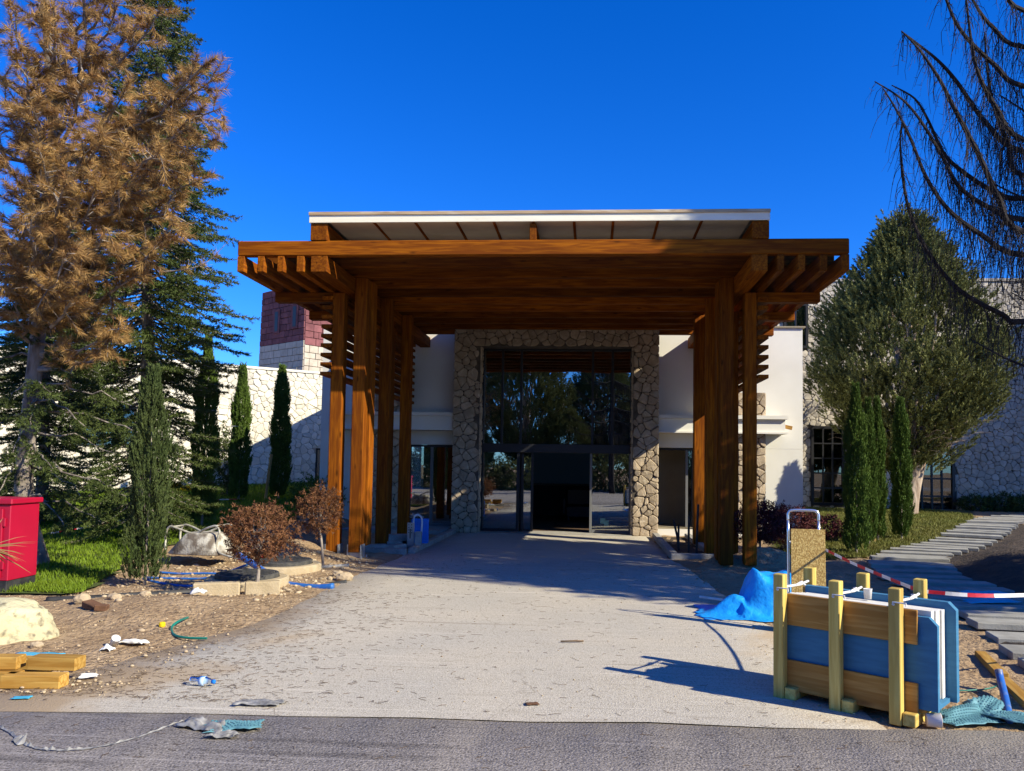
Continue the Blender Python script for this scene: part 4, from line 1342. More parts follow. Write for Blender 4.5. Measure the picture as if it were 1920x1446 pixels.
# blue tarp bundle
def tarp():
    n = 54
    V = []; Fq = []
    rnd = random.Random(77)
    wv = [(cos(q), sin(q), f, p_, a) for q, f, p_, a in ((.3, 3.1, .2, 1), (1.2, 4.3, 1.1, .8), (2.1, 3.7, .7, .9), (2.8, 6.1, .1, .5), (.8, 8.3, .4, .35), (1.7, 9.7, 1.6, .3))]

    def tri(t):
        t = t % 2.0
        return t if t < 1 else 2 - t
    for j in range(n + 1):
        for i in range(n + 1):
            x = -.78 + 1.3 * i / n; y = -.45 + .9 * j / n
            body = (1 - sstep(.62, 1.08, sqrt(((x - .08) / .40) ** 2 + (y / .36) ** 2)))
            skirt = (1 - sstep(.55, 1.0, sqrt(((x + .12) / .60) ** 2 + (y / .42) ** 2)))
            tailb = math.exp(-(((x + .42) / .2) ** 2 + ((y + .05) / .16) ** 2))
            f = sum(w[4] * tri(x * w[0] * w[2] + y * w[1] * w[2] + w[3]) for w in wv) / 3.85
            z = body * .36 * (.82 + .28 * f) + skirt * .10 * f * 1.6 + tailb * .11 * (.5 + f) + .012 * f
            z *= sstep(0, .06, .5 - abs(x - (-.13)) / 1.3) * sstep(0, .06, .5 - abs(y) / .9)
            e = 1 + .18 * fbm(x * 2 + 4, y * 2, 1.5)
            V.append((x * e, y * e, z + .004))
    for j in range(n):
        for i in range(n):
            Fq.append((j * (n + 1) + i, j * (n + 1) + i + 1, (j + 1) * (n + 1) + i + 1, (j + 1) * (n + 1) + i))
    o = link('tarpaulin', mesh_np('tarpaulin', V, Fq, M['tarp'])); o.location = (2.02, 8.9, .014)
    md = o.modifiers.new('t', 'SOLIDIFY'); md.thickness = .003
    return tag(o, 'blue tarpaulin bundled over material beside the crate', 'tarpaulin')


tarp()
MB().tube([(1.35, 9.7, .05), (1.9, 9.2, .06), (2.3, 8.9, .1)], .016, 6).build('white_rod', M['whitepl'])
tag(bpy.data.objects['white_rod'], 'thin white plastic rod lying behind the blue tarpaulin', 'rod')


def bubble_sheet(name, cx, cy, z, sx, sy, hgt, seed, rot, label, group):
    o = crumple(name, cx, cy, z, sx, sy, hgt, M['bubble'], seed, 22, rot, .8, label, 'bubble wrap', group)
    # raised bubbles follow the folds
    me = o.data
    co = np.empty(len(me.vertices) * 3, dtype=np.float32); me.vertices.foreach_get('co', co); co = co.reshape(-1, 3)
    n = 22; g = co.reshape(n + 1, n + 1, 3)
    V = []; Fq = []
    st = .018
    nu, nv = int(2 * sx / st), int(2 * sy / st)
    for a in range(1, nu):
        for b in range(1, nv):
            fu = (a + .5 * (b % 2)) / nu * n; fv = b / nv * n
            i0, j0 = min(int(fu), n - 1), min(int(fv), n - 1)
            p = g[j0, i0] * (1 - (fu - i0)) * (1 - (fv - j0)) + g[j0, i0 + 1] * (fu - i0) * (1 - (fv - j0)) + g[j0 + 1, i0] * (1 - (fu - i0)) * (fv - j0) + g[j0 + 1, i0 + 1] * (fu - i0) * (fv - j0)
            p = p + np.array((0, 0, .004)); b0 = len(V)
            for k in range(6): V.append(p + np.array((.0075 * cos(k * pi / 3), .0075 * sin(k * pi / 3), 0)))
            V.append(p + np.array((0, 0, .006)))
            for k in range(6): Fq.append((b0 + k, b0 + (k + 1) % 6, b0 + 6))
    q = link('bubbles', mesh_np('bubbles', V, Fq, M['bubble']), None, None)
    q.parent = o; q['kind'] = 'stuff'
    return o


bubble_sheet('bubble_wrap', 2.50, 5.36, .006, .22, .13, .10, 3, .3, 'crumpled teal bubble wrap heaped at the foot of the crate', None)
bubble_sheet('bubble_wrap', 2.80, 5.34, .010, .17, .12, .09, 9, -.4, 'teal bubble wrap with a curled edge beside the blue pipe', None)
bubble_sheet('bubble_wrap', 2.66, 5.50, .02, .11, .10, .13, 14, .9, 'small upright fold of teal bubble wrap behind the crumpled heap', None)
bubble_sheet('bubble_wrap', -2.17, 4.68, .006, .16, .09, .06, 21, .25, 'teal bubble wrap scrap lying on the asphalt', None)
crumple('plastic_film', -2.36, 4.66, .006, .17, .06, .05, M['clearpl'], 23, 26, -.3, 2.6, 'torn grey film tangled with the bubble wrap on the asphalt', 'film')
crumple('plastic_film', -2.18, 4.52, .006, .09, .035, .04, M['clearpl'], 26, 20, .2, 2.6, 'small folded grey film below the bubble wrap scrap', 'film')
crumple('plastic_film', -2.22, 5.13, .012, .15, .05, .035, M['clearpl'], 28, 26, .05, 2.8, 'clear grey film lying at the edge of the drive', 'film')
# long film strip on the road
sp = spline([gr(-10, 1362), gr(20, 1378), gr(45, 1398), gr(90, 1410), gr(170, 1406), gr(250, 1388), gr(345, 1354)], 10)
vs = []; fs = []
for k, p in enumerate(sp):
    w = .005 + .010 * abs(fbm(k * .3, 0, 1)) + (.03 if 14 < k < 20 else 0)
    vs += [(p.x, p.y - w, .008 + .012 * abs(fbm(k * .6, 5, 1))), (p.x, p.y + w, .010 + .05 * abs(fbm(k * .5, 9, 1)) * (1.6 if 14 < k < 20 else .6))]
    if k: fs.append((2 * k - 2, 2 * k - 1, 2 * k + 1, 2 * k))
o = MB().add(vs, fs).build('film_strip', M['clearpl']); md = o.modifiers.new('t', 'SOLIDIFY'); md.thickness = .002
tag(o, 'long twisted strip of clear film trailing across the asphalt', 'film')

# pail on its side
MR = Matrix.Translation((2.17, 5.20, .045)) @ Matrix.Rotation(radians(80), 4, 'Z') @ Matrix.Rotation(pi / 2, 4, 'X')
pl = MB().lathe([(.030, 0), (.043, .003), (.045, .085), (.047, .088), (.041, .088), (.039, .01)], 18, M=MR).build('small_pail', M['pinkcup'], None, True)
tag(pl, 'small white and pink tub tipped over at the crate corner', 'tub')
bp_ = MB().tube(spline([gr(1893, 1350, .03), at(1885, 1310, 5.75), at(1876, 1275, 5.95), at(1872, 1256, 6.0)], 6), .026, 12).build('blue_pipe', M['bluepipe'], None, True)
tag(bp_, 'short blue pipe standing bent out of the ground by the bubble wrap', 'pipe')
for i, (a, b, lab) in enumerate(((gr(1838, 1226, .04), gr(1880, 1268, .04), 'narrow pine offcut lying near the first path slabs'), (gr(1880, 1275, .04), gr(1935, 1325, .04), 'pine offcut lying beside the standing blue pipe'))):
    tag(beam_between('timber_offcut', a, b, .09, .05, M['offcut']), lab, 'timber', 'offcuts by the path')
ring = [gr(1800 + 75 * cos(q), 1282 + 13 * sin(q), .03) for q in [k * .35 for k in range(14)]]
tag(MB().tube(ring, .006, 5).build('strap', M['greenstrap']), 'loose green packing strap curled beside the offcuts', 'strap')
crumple('plastic_sheet', 4.75, 9.55, .09, .30, .10, .05, M['cyanpl'], 31, 14, .1, 1, 'crumpled cyan sheet lying on a path slab', 'sheet', 'cyan scraps on the path')
crumple('plastic_sheet', 5.0, 10.2, .09, .28, .08, .05, M['cyanpl'], 33, 14, -.1, 1, 'flat cyan scrap on the shaded path slabs', 'sheet', 'cyan scraps on the path')


# ------------------------------------------------------------------ barrier tape
def tape(name, pts, label, w=.027, n=12, seg=3):
    sp_ = spline(pts, n)
    vs = []; fs = []; mi = []
    for k, p in enumerate(sp_):
        tw_ = .35 * sin(k * .4)
        vs += [p + Vector((0, sin(tw_) * w / 2, -cos(tw_) * w / 2)), p + Vector((0, -sin(tw_) * w / 2, cos(tw_) * w / 2))]
        if k:
            fs.append((2 * k - 2, 2 * k, 2 * k + 1, 2 * k - 1)); mi.append((k // seg) % 2)
    mb_ = MB(); mb_.add(vs, fs); mb_.mi = mi
    o_ = mb_.build(name, [M['tapewhite'], M['tapered']])
    md_ = o_.modifiers.new('t', 'SOLIDIFY'); md_.thickness = .0015
    return tag(o_, label, 'tape')


pq3 = Vector((1.35, 5.76, .8)) + cu * .84 + cvv * .50
tape('barrier_tape', [(2.35, 7.93, .84), (2.37, 7.2, .80), (2.36, 6.4, .79), tuple(pq3)], 'red and white barrier tape from the hand truck to the crate post')
tape('barrier_tape', [tuple(pq3), (2.9, 5.65, .78), (4.2, 6.1, .80), (6.2, 6.8, .92)], 'red and white barrier tape from the crate post across the slab path')
pA = at(345, 937, 17.5); pB = at(510, 936, 20.4)
tape('barrier_tape', [at(95, 1000, 13.5), at(230, 975, 14.5), at(350, 940, 15.3)], 'sagging barrier tape tied between the lawn conifers')
tape('barrier_tape', [at(385, 938, 15.3), at(450, 936, 19.8), at(505, 937, 20.2)], 'barrier tape stretched to the leaning stake')

# ------------------------------------------------------------------ fire hose cabinet, boulder, timber, litter on the left
cb = empty('hydrant_cabinet', (-7.42, 8.8, -.04), radians(3), label='red metal fire hose cabinet on a black plinth beside the boulder', cat='cabinet', local=True)
part('plinth', M['blackpl'], cb, (-.47, .47, -.02, .5, -.05, .21), c=.006)
for z in (.06, .10, .14): part('vent_slot', M['frame'], cb, (.28, .40, -.024, -.0205, z, z + .018))
part('body', M['red'], cb, (-.48, .48, -.02, .5, .213, 1.12), c=.008)
part('top_cap', M['red'], cb, (-.51, .51, -.05, .53, 1.123, 1.19), c=.012)
dd = part('door', M['red'], cb, (-.42, .40, -.045, -.023, .25, 1.07), c=.006)
for z in (.35, .86): part('hinge', M['red'], dd, (.405, .435, -.045, -.022, z, z + .1), c=.004)
part('latch', M['chrome'], dd, (-.38, -.34, -.06, -.046, .6, .72), c=.004)
em = MB()
for (pts_) in ([(0, .62), (.05, .64), (.07, .70), (.05, .78), (.03, .74), (.02, .82), (-.02, .76), (-.06, .80), (-.07, .70), (-.04, .63)], [(.06, .58), (.10, .58), (.10, .60), (.06, .60)], [(-.10, .58), (.04, .58), (.04, .60), (-.10, .60)]):
    n_ = len(pts_)
    em.add([(p_[0] + .06, -.0475, p_[1]) for p_ in pts_], [tuple(range(n_))])
em.build('emblem', M['whitepl'], dd)

bm = bmesh.new(); bmesh.ops.create_icosphere(bm, subdivisions=5, radius=1.0)
for v in bm.verts:
    c = v.co.copy()
    k = 1 + .16 * noise.fractal(c * 1.1 + Vector((5, 2, 8)), .9, 2.0, 4) + .03 * noise.fractal(c * 5, .8, 2.1, 4)
    v.co = Vector((c.x * .60 * k, c.y * .52 * k, c.z * .34 * k + .2))
me = bpy.data.meshes.new('boulder'); bm.to_mesh(me); bm.free(); me.materials.append(M['boulder'])
me.polygons.foreach_set('use_smooth', [True] * len(me.polygons))
bo = link('boulder', me); bo.location = (-5.42, 6.7, -.13); bo.scale = (.9, .9, .92); bo.rotation_euler = (0, 0, .4)
tag(bo, 'large pale rounded boulder in front of the red cabinet', 'boulder')
# small stones round it
tw_sp = [((-3.98, 5.36, .05), .42, .12, .09, .08, 'lowest yellow pine offcut in the stack by the road'), ((-4.35, 5.42, .05), .45, .12, .09, -.05, 'yellow pine offcut at the far end of the low stack'),
         ((-3.92, 5.50, .145), .36, .13, .09, .02, 'top yellow pine offcut with a lit end in the stack'), ((-4.38, 5.46, .145), .40, .12, .09, .12, 'short pine offcut lying across the stack'), ((-4.35, 5.72, .07), .5, .11, .09, .05, 'grey weathered offcut behind the stack')]
for (p, L_, w_, h_, a_, lab) in tw_sp:
    o = timber('timber_offcut', 'X', (p[0] - L_ / 2, p[0] + L_ / 2), (p[1] - w_ / 2, p[1] + w_ / 2), (p[2] - h_ / 2, p[2] + h_ / 2), M['offcut'], None, c=.004)
    o.rotation_euler = (0, 0, a_); tag(o, lab, 'timber', 'offcuts stacked by the road')
o = crumple('plastic_sheet', -4.52, 6.05, ground_z(-4.5, 6.05) + .006, .19, .12, .035, M['cyanpl'], 41, 14, .1, .7, 'flat cyan plastic sheet on the earth below the boulder', 'sheet', flat=True)
o = timber('brick', 'X', (-5.42, -5.18), (7.9, 8.01), (ground_z(-5.3, 7.95), ground_z(-5.3, 7.95) + .07), M['brick'], None, c=.006); o.rotation_euler = (.1, .12, -.5)
tag(o, 'brown brick lying on the bare earth', 'brick')
o = timber('brick', 'X', (-5.16, -5.04), (7.75, 7.86), (ground_z(-5.1, 7.8), ground_z(-5.1, 7.8) + .06), M['brick'], None, c=.006); o.rotation_euler = (0, .1, .3)
tag(o, 'broken half of a brown brick beside the whole one', 'brick')
zc = ground_z(-4.12, 6.5)
MR = Matrix.Translation((-4.12, 6.5, zc + .05)) @ Matrix.Rotation(radians(35), 4, 'Y') @ Matrix.Rotation(radians(20), 4, 'X')
tag(MB().lathe([(.028, -.04), (.036, .045), (.038, .048), (.032, .045), (.025, -.03)], 14, M=MR).build('paper_cup', M['whitepl'], None, True), 'crushed white cup lying on the earth', 'cup')
crumple('crumpled_paper', -4.02, 6.62, zc + .006, .11, .06, .06, M['whitepanel'], 47, 14, 0, 1.5, 'crumpled cream paper beside the crushed cup', 'paper')
crumple('crumpled_paper', -4.10, 6.38, zc + .004, .05, .04, .05, M['whitepl'], 48, 10, 0, 1.5, 'small white scrap below the crushed cup', 'paper')
crumple('crumpled_paper', -3.72, 5.58, ground_z(-3.72, 5.58) + .004, .06, .035, .04, M['whitepl'], 49, 10, 0.3, 1.5, 'white scrap on the sand near the road', 'paper')
crumple('crumpled_paper', -4.48, 8.58, ground_z(-4.48, 8.58) + .01, .08, .06, .09, M['whitepl'], 51, 12, 0.3, 1.5, 'crumpled white plastic bag in front of the concrete block', 'bag')
crumple('plastic_sheet', -3.86, 5.08, .012, .06, .03, .015, M['cyanpl'], 52, 8, .2, .8, 'tiny cyan scrap at the asphalt edge', 'sheet', flat=True)
tag(MB().tube(spline([gr(352, 1158, .05), gr(335, 1165, .07), gr(322, 1176, .04), gr(326, 1190, .03), gr(350, 1196, .03), gr(388, 1197, .03)], 6), [.012] * 31, 6).build('strap', M['greenstrap']), 'dark green strap curled on the sand', 'strap')
yb = MB().lathe([(.02, 0), (.03, .01), (.03, .04), (.02, .05)], 10, (-4.14, 7.28, ground_z(-4.14, 7.28) + .005)).build('bottle_cap', M['yellow']); tag(yb, 'yellow plastic cap on the sand beside the green strap', 'cap')
# bottle
MR = Matrix.Translation((-2.80, 5.50, .045)) @ Matrix.Rotation(radians(-96), 4, 'Z') @ Matrix.Rotation(pi / 2, 4, 'X') @ Matrix.Scale(1.0, 4)
bt = empty('water_bottle', (-2.74, 5.5, .012), label='clear plastic water bottle with blue label lying on the drive', cat='bottle')
MB().lathe([(.028, .10), (.031, .09), (.033, .075), (.030, .066), (.033, .055), (.030, .045), (.033, .034), (.033, 0), (.033, -.02), (.020, -.055), (.013, -.065), (.013, -.075)], 18, M=MR).build('body', M['bottlepl'], bt, True)
MB().lathe([(.0340, .025), (.0342, -.018)], 18, M=MR).build('label_band', M['bluelabel'], bt, True)
MB().lathe([(.015, -.068), (.015, -.09), (.012, -.092)], 14, M=MR).build('bottle_lid', M['bluecrate'], bt, True)
o = crumple('dry_leaf', -.39, 5.33, .014, .045, .03, .018, M['brick'], 61, 8, .2, .8, 'flat dark brown chip lying on the drive near the road', 'chip', flat=True)
tag(MB().tube(spline([(-.27, 7.2, .022), (-.17, 7.19, .03), (-.06, 7.24, .022)], 4), .008, 5).build('stick', M['twig']), 'short brown stick in the middle of the drive', 'stick')

# edging, blocks, pipes
ed = MB().tube(spline([gr(88, 1126, .03), gr(160, 1124, .03), gr(230, 1119, .03), gr(300, 1115, .03), gr(360, 1111, .03)], 6), .045, 8).build('lawn_edging', M['blackpl'], None, True)
tag(ed, 'black plastic edging pipe along the front of the lawn', 'edging')
for (x0, x1, a_, lab) in ((-4.72, -4.20, -.45, 'longer pale concrete block in front of the manhole'), (-4.18, -3.78, -.38, 'shorter pale concrete block touching the drive')):
    o = timber('concrete_block', 'X', (x0, x1), (8.93 if x0 < -4.3 else 9.12, 9.07 if x0 < -4.3 else 9.26), (.0, .19), M['paleconc'], None, c=.012); o.rotation_euler = (0, 0, .38)
    tag(o, lab, 'block')
for (cx_, cy_, r_, lab) in ((-4.52, 9.95, .40, 'black round manhole cover nearest the concrete blocks'), (-4.62, 11.35, .43, 'black round manhole cover by the post shoes')):
    zz = max(ground_z(cx_, cy_), .05)
    mh = empty('manhole', (cx_, cy_, zz), label=lab, cat='manhole', local=True)
    MB().lathe([(r_ * 1.32, -.2), (r_ * 1.32, .05), (r_ * 1.25, .07), (r_ * 1.02, .07), (r_ * 1.02, .02)], 32).build('concrete_ring', M['paleconc'], mh)
    ld = MB().lathe([(r_ * 1.0, .055), (r_ * 1.0, .115), (r_ * .97, .125), (r_ * .9, .125), (r_ * .88, .118)], 32).build('lid', M['iron'], mh)
    for k in range(-3, 4):
        hw = sqrt(max(.01, (r_ * .85) ** 2 - (k * r_ * .24) ** 2))
        part('rib', M['iron'], ld, (-hw, hw, k * r_ * .24 - .012, k * r_ * .24 + .012, .1185, .128))
# blue pipes
tag(MB().tube(spline([at(446, 1040, 11.0), at(475, 1058, 10.7), at(505, 1078, 10.4), at(540, 1096, 10.1), at(590, 1102, 9.95), at(625, 1100, 9.9)], 6), .046, 12).build('blue_pipe', M['bluepipe'], None, True), 'thick blue pipe rising over the manhole covers', 'pipe')
tag(MB().tube(spline([at(560, 1101, 10.2), at(610, 1097, 10.3), at(650, 1092, 10.4)], 6), .035, 10).build('black_pipe', M['blackpl'], None, True), 'black pipe running from the manhole to the drive edge', 'pipe')
tag(MB().tube(spline([at(572, 1065, 11.6), at(620, 1063, 11.7), at(655, 1060, 11.8)], 6), .03, 10).build('grey_pipe', M['clearpl'], None, True), 'grey pipe lying in front of the post shoes', 'pipe')
hoses = [([(300, 1077), (340, 1076), (385, 1079), (410, 1088)], 10.7, 'upper thin blue hose on the earth below the wheelbarrow'), ([(275, 1090), (330, 1088), (380, 1086), (430, 1078), (470, 1068)], 10.3, 'blue hose looping behind the cardboard'),
         ([(268, 1085), (300, 1096), (345, 1107), (400, 1106)], 9.7, 'blue hose lying against the lawn edging'), ([(430, 1075), (455, 1062), (480, 1055), (470, 1072), (440, 1080)], 10.9, 'coiled blue hose under the thick blue pipe')]
for (pp, Y_, lab) in hoses:
    pts_ = [at(a, b, Y_) for a, b in pp]
    pts_ = [Vector((q.x, q.y, max(q.z, ground_z(q.x, q.y) + .015))) for q in pts_]
    tag(MB().tube(spline(pts_, 5), .016, 8).build('hose', M['bluepipe'], None, True), lab, 'hose', 'hoses on the earth')
o = MB().box(-.14, .14, -.1, .1, 0, .008).build('cardboard_sheet', M['card']); q = gr(402, 1085, .1); o.location = (q.x, q.y, ground_z(q.x, q.y) + .03); o.rotation_euler = (radians(38), radians(8), -.3)
tag(o, 'torn piece of cardboard below the wheelbarrow', 'cardboard')
# upturned wheelbarrow
wb = empty('wheelbarrow', (-6.0, 11.6, .15), radians(-8), label='upturned wheelbarrow with cement stained tray at the lawn edge', cat='wheelbarrow', local=True)
prof = [(.46, .30, 0.0), (.47, .31, .015), (.27, .20, .30), (.22, .16, .325)]
vs = []; fs = []
for (a, b, z) in prof:
    for k in range(24):
        q = 2 * pi * k / 24
        sx_ = abs(cos(q)) ** .5 * (1 if cos(q) >= 0 else -1); sy_ = abs(sin(q)) ** .5 * (1 if sin(q) >= 0 else -1)
        vs.append((a * sx_ + (z * .15), b * sy_, z + .06))
for i in range(3):
    for k in range(24):
        fs.append((i * 24 + k, i * 24 + (k + 1) % 24, (i + 1) * 24 + (k + 1) % 24, (i + 1) * 24 + k))
fs.append(tuple(72 + k for k in range(24)))
o = MB().add(vs, fs).build('tray', M['tray'], wb, True); md = o.modifiers.new('t', 'SOLIDIFY'); md.thickness = .006
for s in (-1, 1):
    y_ = s * .17
    MB().tube(spline([(-.50, y_ - .02, .10), (-.52, y_, .36), (-.45, y_, .47), (-.30, y_, .44), (-.05, y_ * .8, .37), (.18, y_, .46), (.34, y_, .50), (.40, y_, .42), (.36, y_, .24), (.46, y_ * 1.3, .10), (.86, y_ * 1.5, .02)], 5), .017, 8).build('tube_frame', M['oldpaint'], wb, True)
    MB().tube([(.80, y_ * 1.47, .03), (.92, y_ * 1.53, .008)], .022, 8).build('grip', M['tapered'], wb, True)
for x_, z_ in ((-.47, .46), (.33, .50)): MB().tube([(x_, -.17, z_), (x_, .17, z_)], .014, 8).build('cross_tube', M['oldpaint'], wb, True)

# blue plastic crate with metal bracket
tb = empty('plastic_crate', (-3.33, 14.9, .1), radians(8), label='blue plastic crate standing on the kerb by the inner posts', cat='crate', local=True)
for (b) in ((-.16, .16, -.12, -.108), (-.16, .16, .108, .12), (-.16, -.148, -.107, .107), (.148, .16, -.107, .107)):
    for (z0, z1) in ((0, .05), (.19, .23), (.40, .46)): part('wall_band', M['bluecrate'], tb, (*b, z0, z1))
for x in (-.15, -.08, 0, .08, .145):
    for y in (-.114, .114): part('upright', M['bluecrate'], tb, (x - .012, x + .012, y - .005, y + .005, 0.0, .455))
for y in (-.06, .03, .09):
    for x in (-.154, .154): part('upright', M['bluecrate'], tb, (x - .005, x + .005, y - .012, y + .012, 0.0, .455))
part('crate_base', M['bluecrate'], tb, (-.145, .145, -.105, .105, 0, .015)); part('liner', M['bluecrate'], tb, (-.14, .14, -.10, .10, .02, .42))
ch = empty('steel_channel', (-3.42, 14.45, .1), radians(-14), label='perforated galvanised channel leaning in front of the blue plastic crate', cat='bracket', local=True)
part('web', M['galv'], ch, (-.055, .055, -.004, .004, -.05, .42)); part('flange', M['galv'], ch, (-.062, -.056, -.004, .05, -.05, .42)); part('flange', M['galv'], ch, (.056, .062, -.004, .05, -.05, .42))
for z in (.22, .27, .32, .37):
    for x in (-.03, .03): part('slot', M['frame'], ch, (x - .008, x + .008, -.0055, -.0045, z, z + .02))
part('slot', M['frame'], ch, (-.01, .01, -.0057, -.0047, .12, .30))
cp = MB().box(-.06, .06, -.05, .05, 0, .26, c=.01).build('cement_bag', M['concrete']); cp.location = (-3.28, 14.52, .09); tag(cp, 'grey cement bag between the channel and the blue crate', 'bag')
tag(MB().tube(spline([(-3.42, 14.7, .50), (-3.41, 14.7, .60), (-3.36, 14.7, .65), (-3.29, 14.7, .63), (-3.25, 14.68, .54), (-3.25, 14.64, .30), (-3.26, 14.62, .12)], 6), .017, 8).build('white_hose', M['whitepl'], None, True), 'white hose looped over the blue plastic crate', 'hose')
crumple('rag', -3.45, 15.1, .56, .12, .10, .16, M['concrete'], 71, 14, 0, 1.4, 'grey rag heaped on the blue plastic crate', 'rag')


# ------------------------------------------------------------------ vegetation
def unit(a):
    return a / np.maximum(np.linalg.norm(a, axis=-1, keepdims=True), 1e-9)


def needles(p0, p1, per, nl, nw, spread=.85, fwd=.6, droop=0.0, taper=True, rng=RNG):
    """thin leaf faces along twigs p0-p1; returns verts, tris"""
    p0 = np.asarray(p0, float); p1 = np.asarray(p1, float)
    n = len(p0)
    ax = unit(p1 - p0)
    t = rng.uniform(0.02, 1.0, (n, per))
    base = p0[:, None] + (p1 - p0)[:, None] * t[..., None]
    rd = unit(rng.normal(size=(n, per, 3)))
    rd = unit(rd - ax[:, None] * (rd * ax[:, None]).sum(-1, keepdims=True))
    d = unit(ax[:, None] * fwd + rd * spread + np.array((0, 0, -droop)))
    L = nl * rng.uniform(.65, 1.2, (n, per, 1))
    if taper: L = L * (1.12 - .45 * t[..., None])
    s = unit(np.cross(d, unit(rng.normal(size=(n, per, 3))))) * nw * rng.uniform(.7, 1.2, (n, per, 1))
    V = np.stack([base - s * .5, base + s * .5, base + d * L], 2).reshape(-1, 3)
    return V, np.arange(len(V)).reshape(-1, 3)


def curve_pts(a, b, sag, n=7, wob=.05):
    a = Vector(a); b = Vector(b)
    L = (b - a).length
    out = []
    for k in range(n):
        t = k / (n - 1)
        p = a.lerp(b, t) + Vector((0, 0, sag * 4 * t * (1 - t)))
        if 0 < k < n - 1: p += Vector((random.uniform(-1, 1), random.uniform(-1, 1), random.uniform(-1, 1))) * wob * L * .3
        out.append(p)
    return out


def plant(name, base, label, cat, group=None):
    return empty(name, base, label=label, cat=cat, group=group)


# ---- dead pine
pbase = Vector((-8.15, 11.0, tz(-8.15, 11.0)))
pine = plant('pine_tree', pbase, 'tall pine with dead brown needle tufts and grey trunk behind the red cabinet', 'pine tree', 'conifers on the lawn')
tp = [Vector((-8.12, 11.0, pbase.z - .1)), at(45, 930, 11), at(56, 780, 11), at(70, 640, 11), at(78, 540, 11), at(95, 400, 10.9), at(100, 250, 10.8), at(90, 100, 10.8), at(80, -100, 10.8), at(70, -260, 10.8)]
tps = spline(tp, 5)
MB().tube(tps, [.135 - .10 * i / (len(tps) - 1) for i in range(len(tps))], 12).build('trunk', M['bark'], pine, True)
ends = [(300, 20, 9.5), (255, 50, 10), (385, 120, 9), (410, 205, 9), (398, 270, 9.3), (330, 250, 9), (370, 340, 9.5), (325, 420, 9.5), (250, 330, 9), (300, 170, 9.5),
        (200, 430, 9), (120, 470, 8.5), (60, 400, 8.5), (150, 250, 8.5), (60, 200, 8.3), (150, 100, 8.5), (225, 610, 10), (165, 590, 10.5), (20, 100, 8.5), (10, 300, 8.5),
        (220, 10, 9), (100, 10, 8.6), (0, 480, 9), (320, 330, 10), (180, 350, 8.6), (270, 510, 9.8), (40, 520, 10), (285, 470, 9.5), (350, 150, 9.5), (230, 180, 9), (120, 350, 8.4),
        (400, 150, 9.4), (365, 220, 9.8), (300, 290, 8.8), (-60, 200, 9), (-80, 400, 9.5), (-100, 50, 9.5), (180, -60, 9), (60, -80, 9), (300, -90, 9.5), (10, -150, 10), (150, 520, 9.2), (80, 300, 8.7), (200, 260, 8.8), (30, 20, 8.8), (110, 60, 9.2), (70, 120, 9.6), (10, 200, 9.6), (130, 170, 9.8), (60, 330, 9.9), (25, 420, 9.6), (105, 540, 10), (20, 560, 9.8), (180, 120, 10.2), (250, 250, 10), (180, 480, 10), (340, 380, 10.2)]
_rj = random.Random(12)
ends += [(a + _rj.uniform(-30, 25), b + _rj.uniform(-35, 35), c + _rj.uniform(.1, 1.0)) for (a, b, c) in ends if a < 330 and _rj.random() < .38]
br = MB()
tw0 = []; tw1 = []
for (ex, ey, eY) in ends:
    e = at(ex, ey, eY)
    # leave the trunk a little below the tip height
    zs_ = e.z - .25 - .25 * random.random()
    s = min(tps, key=lambda q: abs(q.z - zs_))
    pts = curve_pts(s, e, -.18, 8, .12)
    br.tube(pts, [.036 - .028 * k / 7 for k in range(8)], 6)
    L = (e - s).length
    d = (e - s).normalized()
    nb = int(7 + L * 5.2)
    for k in range(nb):
        t = .36 + .64 * (k + 1) / nb
        f = t * 7
        i0 = min(int(f), 6)
        p = pts[i0].lerp(pts[i0 + 1], f - i0)
        dd_ = (d * .45 + Vector((random.gauss(0, .6), random.gauss(0, .6), random.gauss(.05, .45)))).normalized()
        l_ = random.uniform(.16, .42) * (1.15 - .3 * t)
        q = p + dd_ * l_
        br.tube([p, (p + q) / 2 + Vector((0, 0, .02)), q], [.008, .006, .004], 4)
        for (a, b) in ((.30, .72), (.66, 1.10)):
            tw0.append(p.lerp(q, a)); tw1.append(p.lerp(q, b) + Vector((random.gauss(0, .02), random.gauss(0, .02), .02)))
    tw0.append(e - d * .1); tw1.append(e + d * .05)
green = [(10, 760, 10.5), (130, 700, 10.5), (20, 860, 10.5), (160, 800, 10.6), (215, 850, 11), (245, 760, 11), (100, 880, 10.2), (30, 640, 10.5), (150, 930, 10.4), (235, 930, 10.8), (120, 985, 10.2),
         (185, 700, 10.8), (0, 920, 10.6), (60, 800, 10), (-40, 700, 10.5), (90, 740, 10), (130, 620, 10.4), (300, 820, 10.8), (20, 580, 10.2), (190, 980, 10.5), (-30, 820, 10.4)]
ga = []; gb = []
for (ex, ey, eY) in green:
    e = at(ex, ey, eY)
    s = min(tps, key=lambda q: abs(q.z - (e.z + .35)))
    pts = curve_pts(s, e, .10, 8, .14)
    br.tube(pts, [.022 - .016 * k / 7 for k in range(8)], 5)
    d = (e - s).normalized(); L = (e - s).length
    for k in range(int(10 + L * 16)):
        t = .25 + .75 * random.random(); f = t * 7; i0 = min(int(f), 6)
        p = pts[i0].lerp(pts[i0 + 1], f - i0)
        q = p + (d * .6 + Vector((random.gauss(0, .55), random.gauss(0, .55), random.gauss(-.35, .35)))).normalized() * random.uniform(.12, .34)
        ga.append(tuple(p)); gb.append(tuple(q))
        m_ = p.lerp(q, .6); ga.append(tuple(m_)); gb.append(tuple(m_ + Vector((random.gauss(0, .07), random.gauss(0, .07), -.06))))
br.build('branches', M['bark'], pine)
V, Fq = needles(ga, gb, 24, .06, .012, spread=.9, fwd=.7)
link('lower_crown', mesh_np('lower_crown', V, Fq, M['fir']), None, pine)
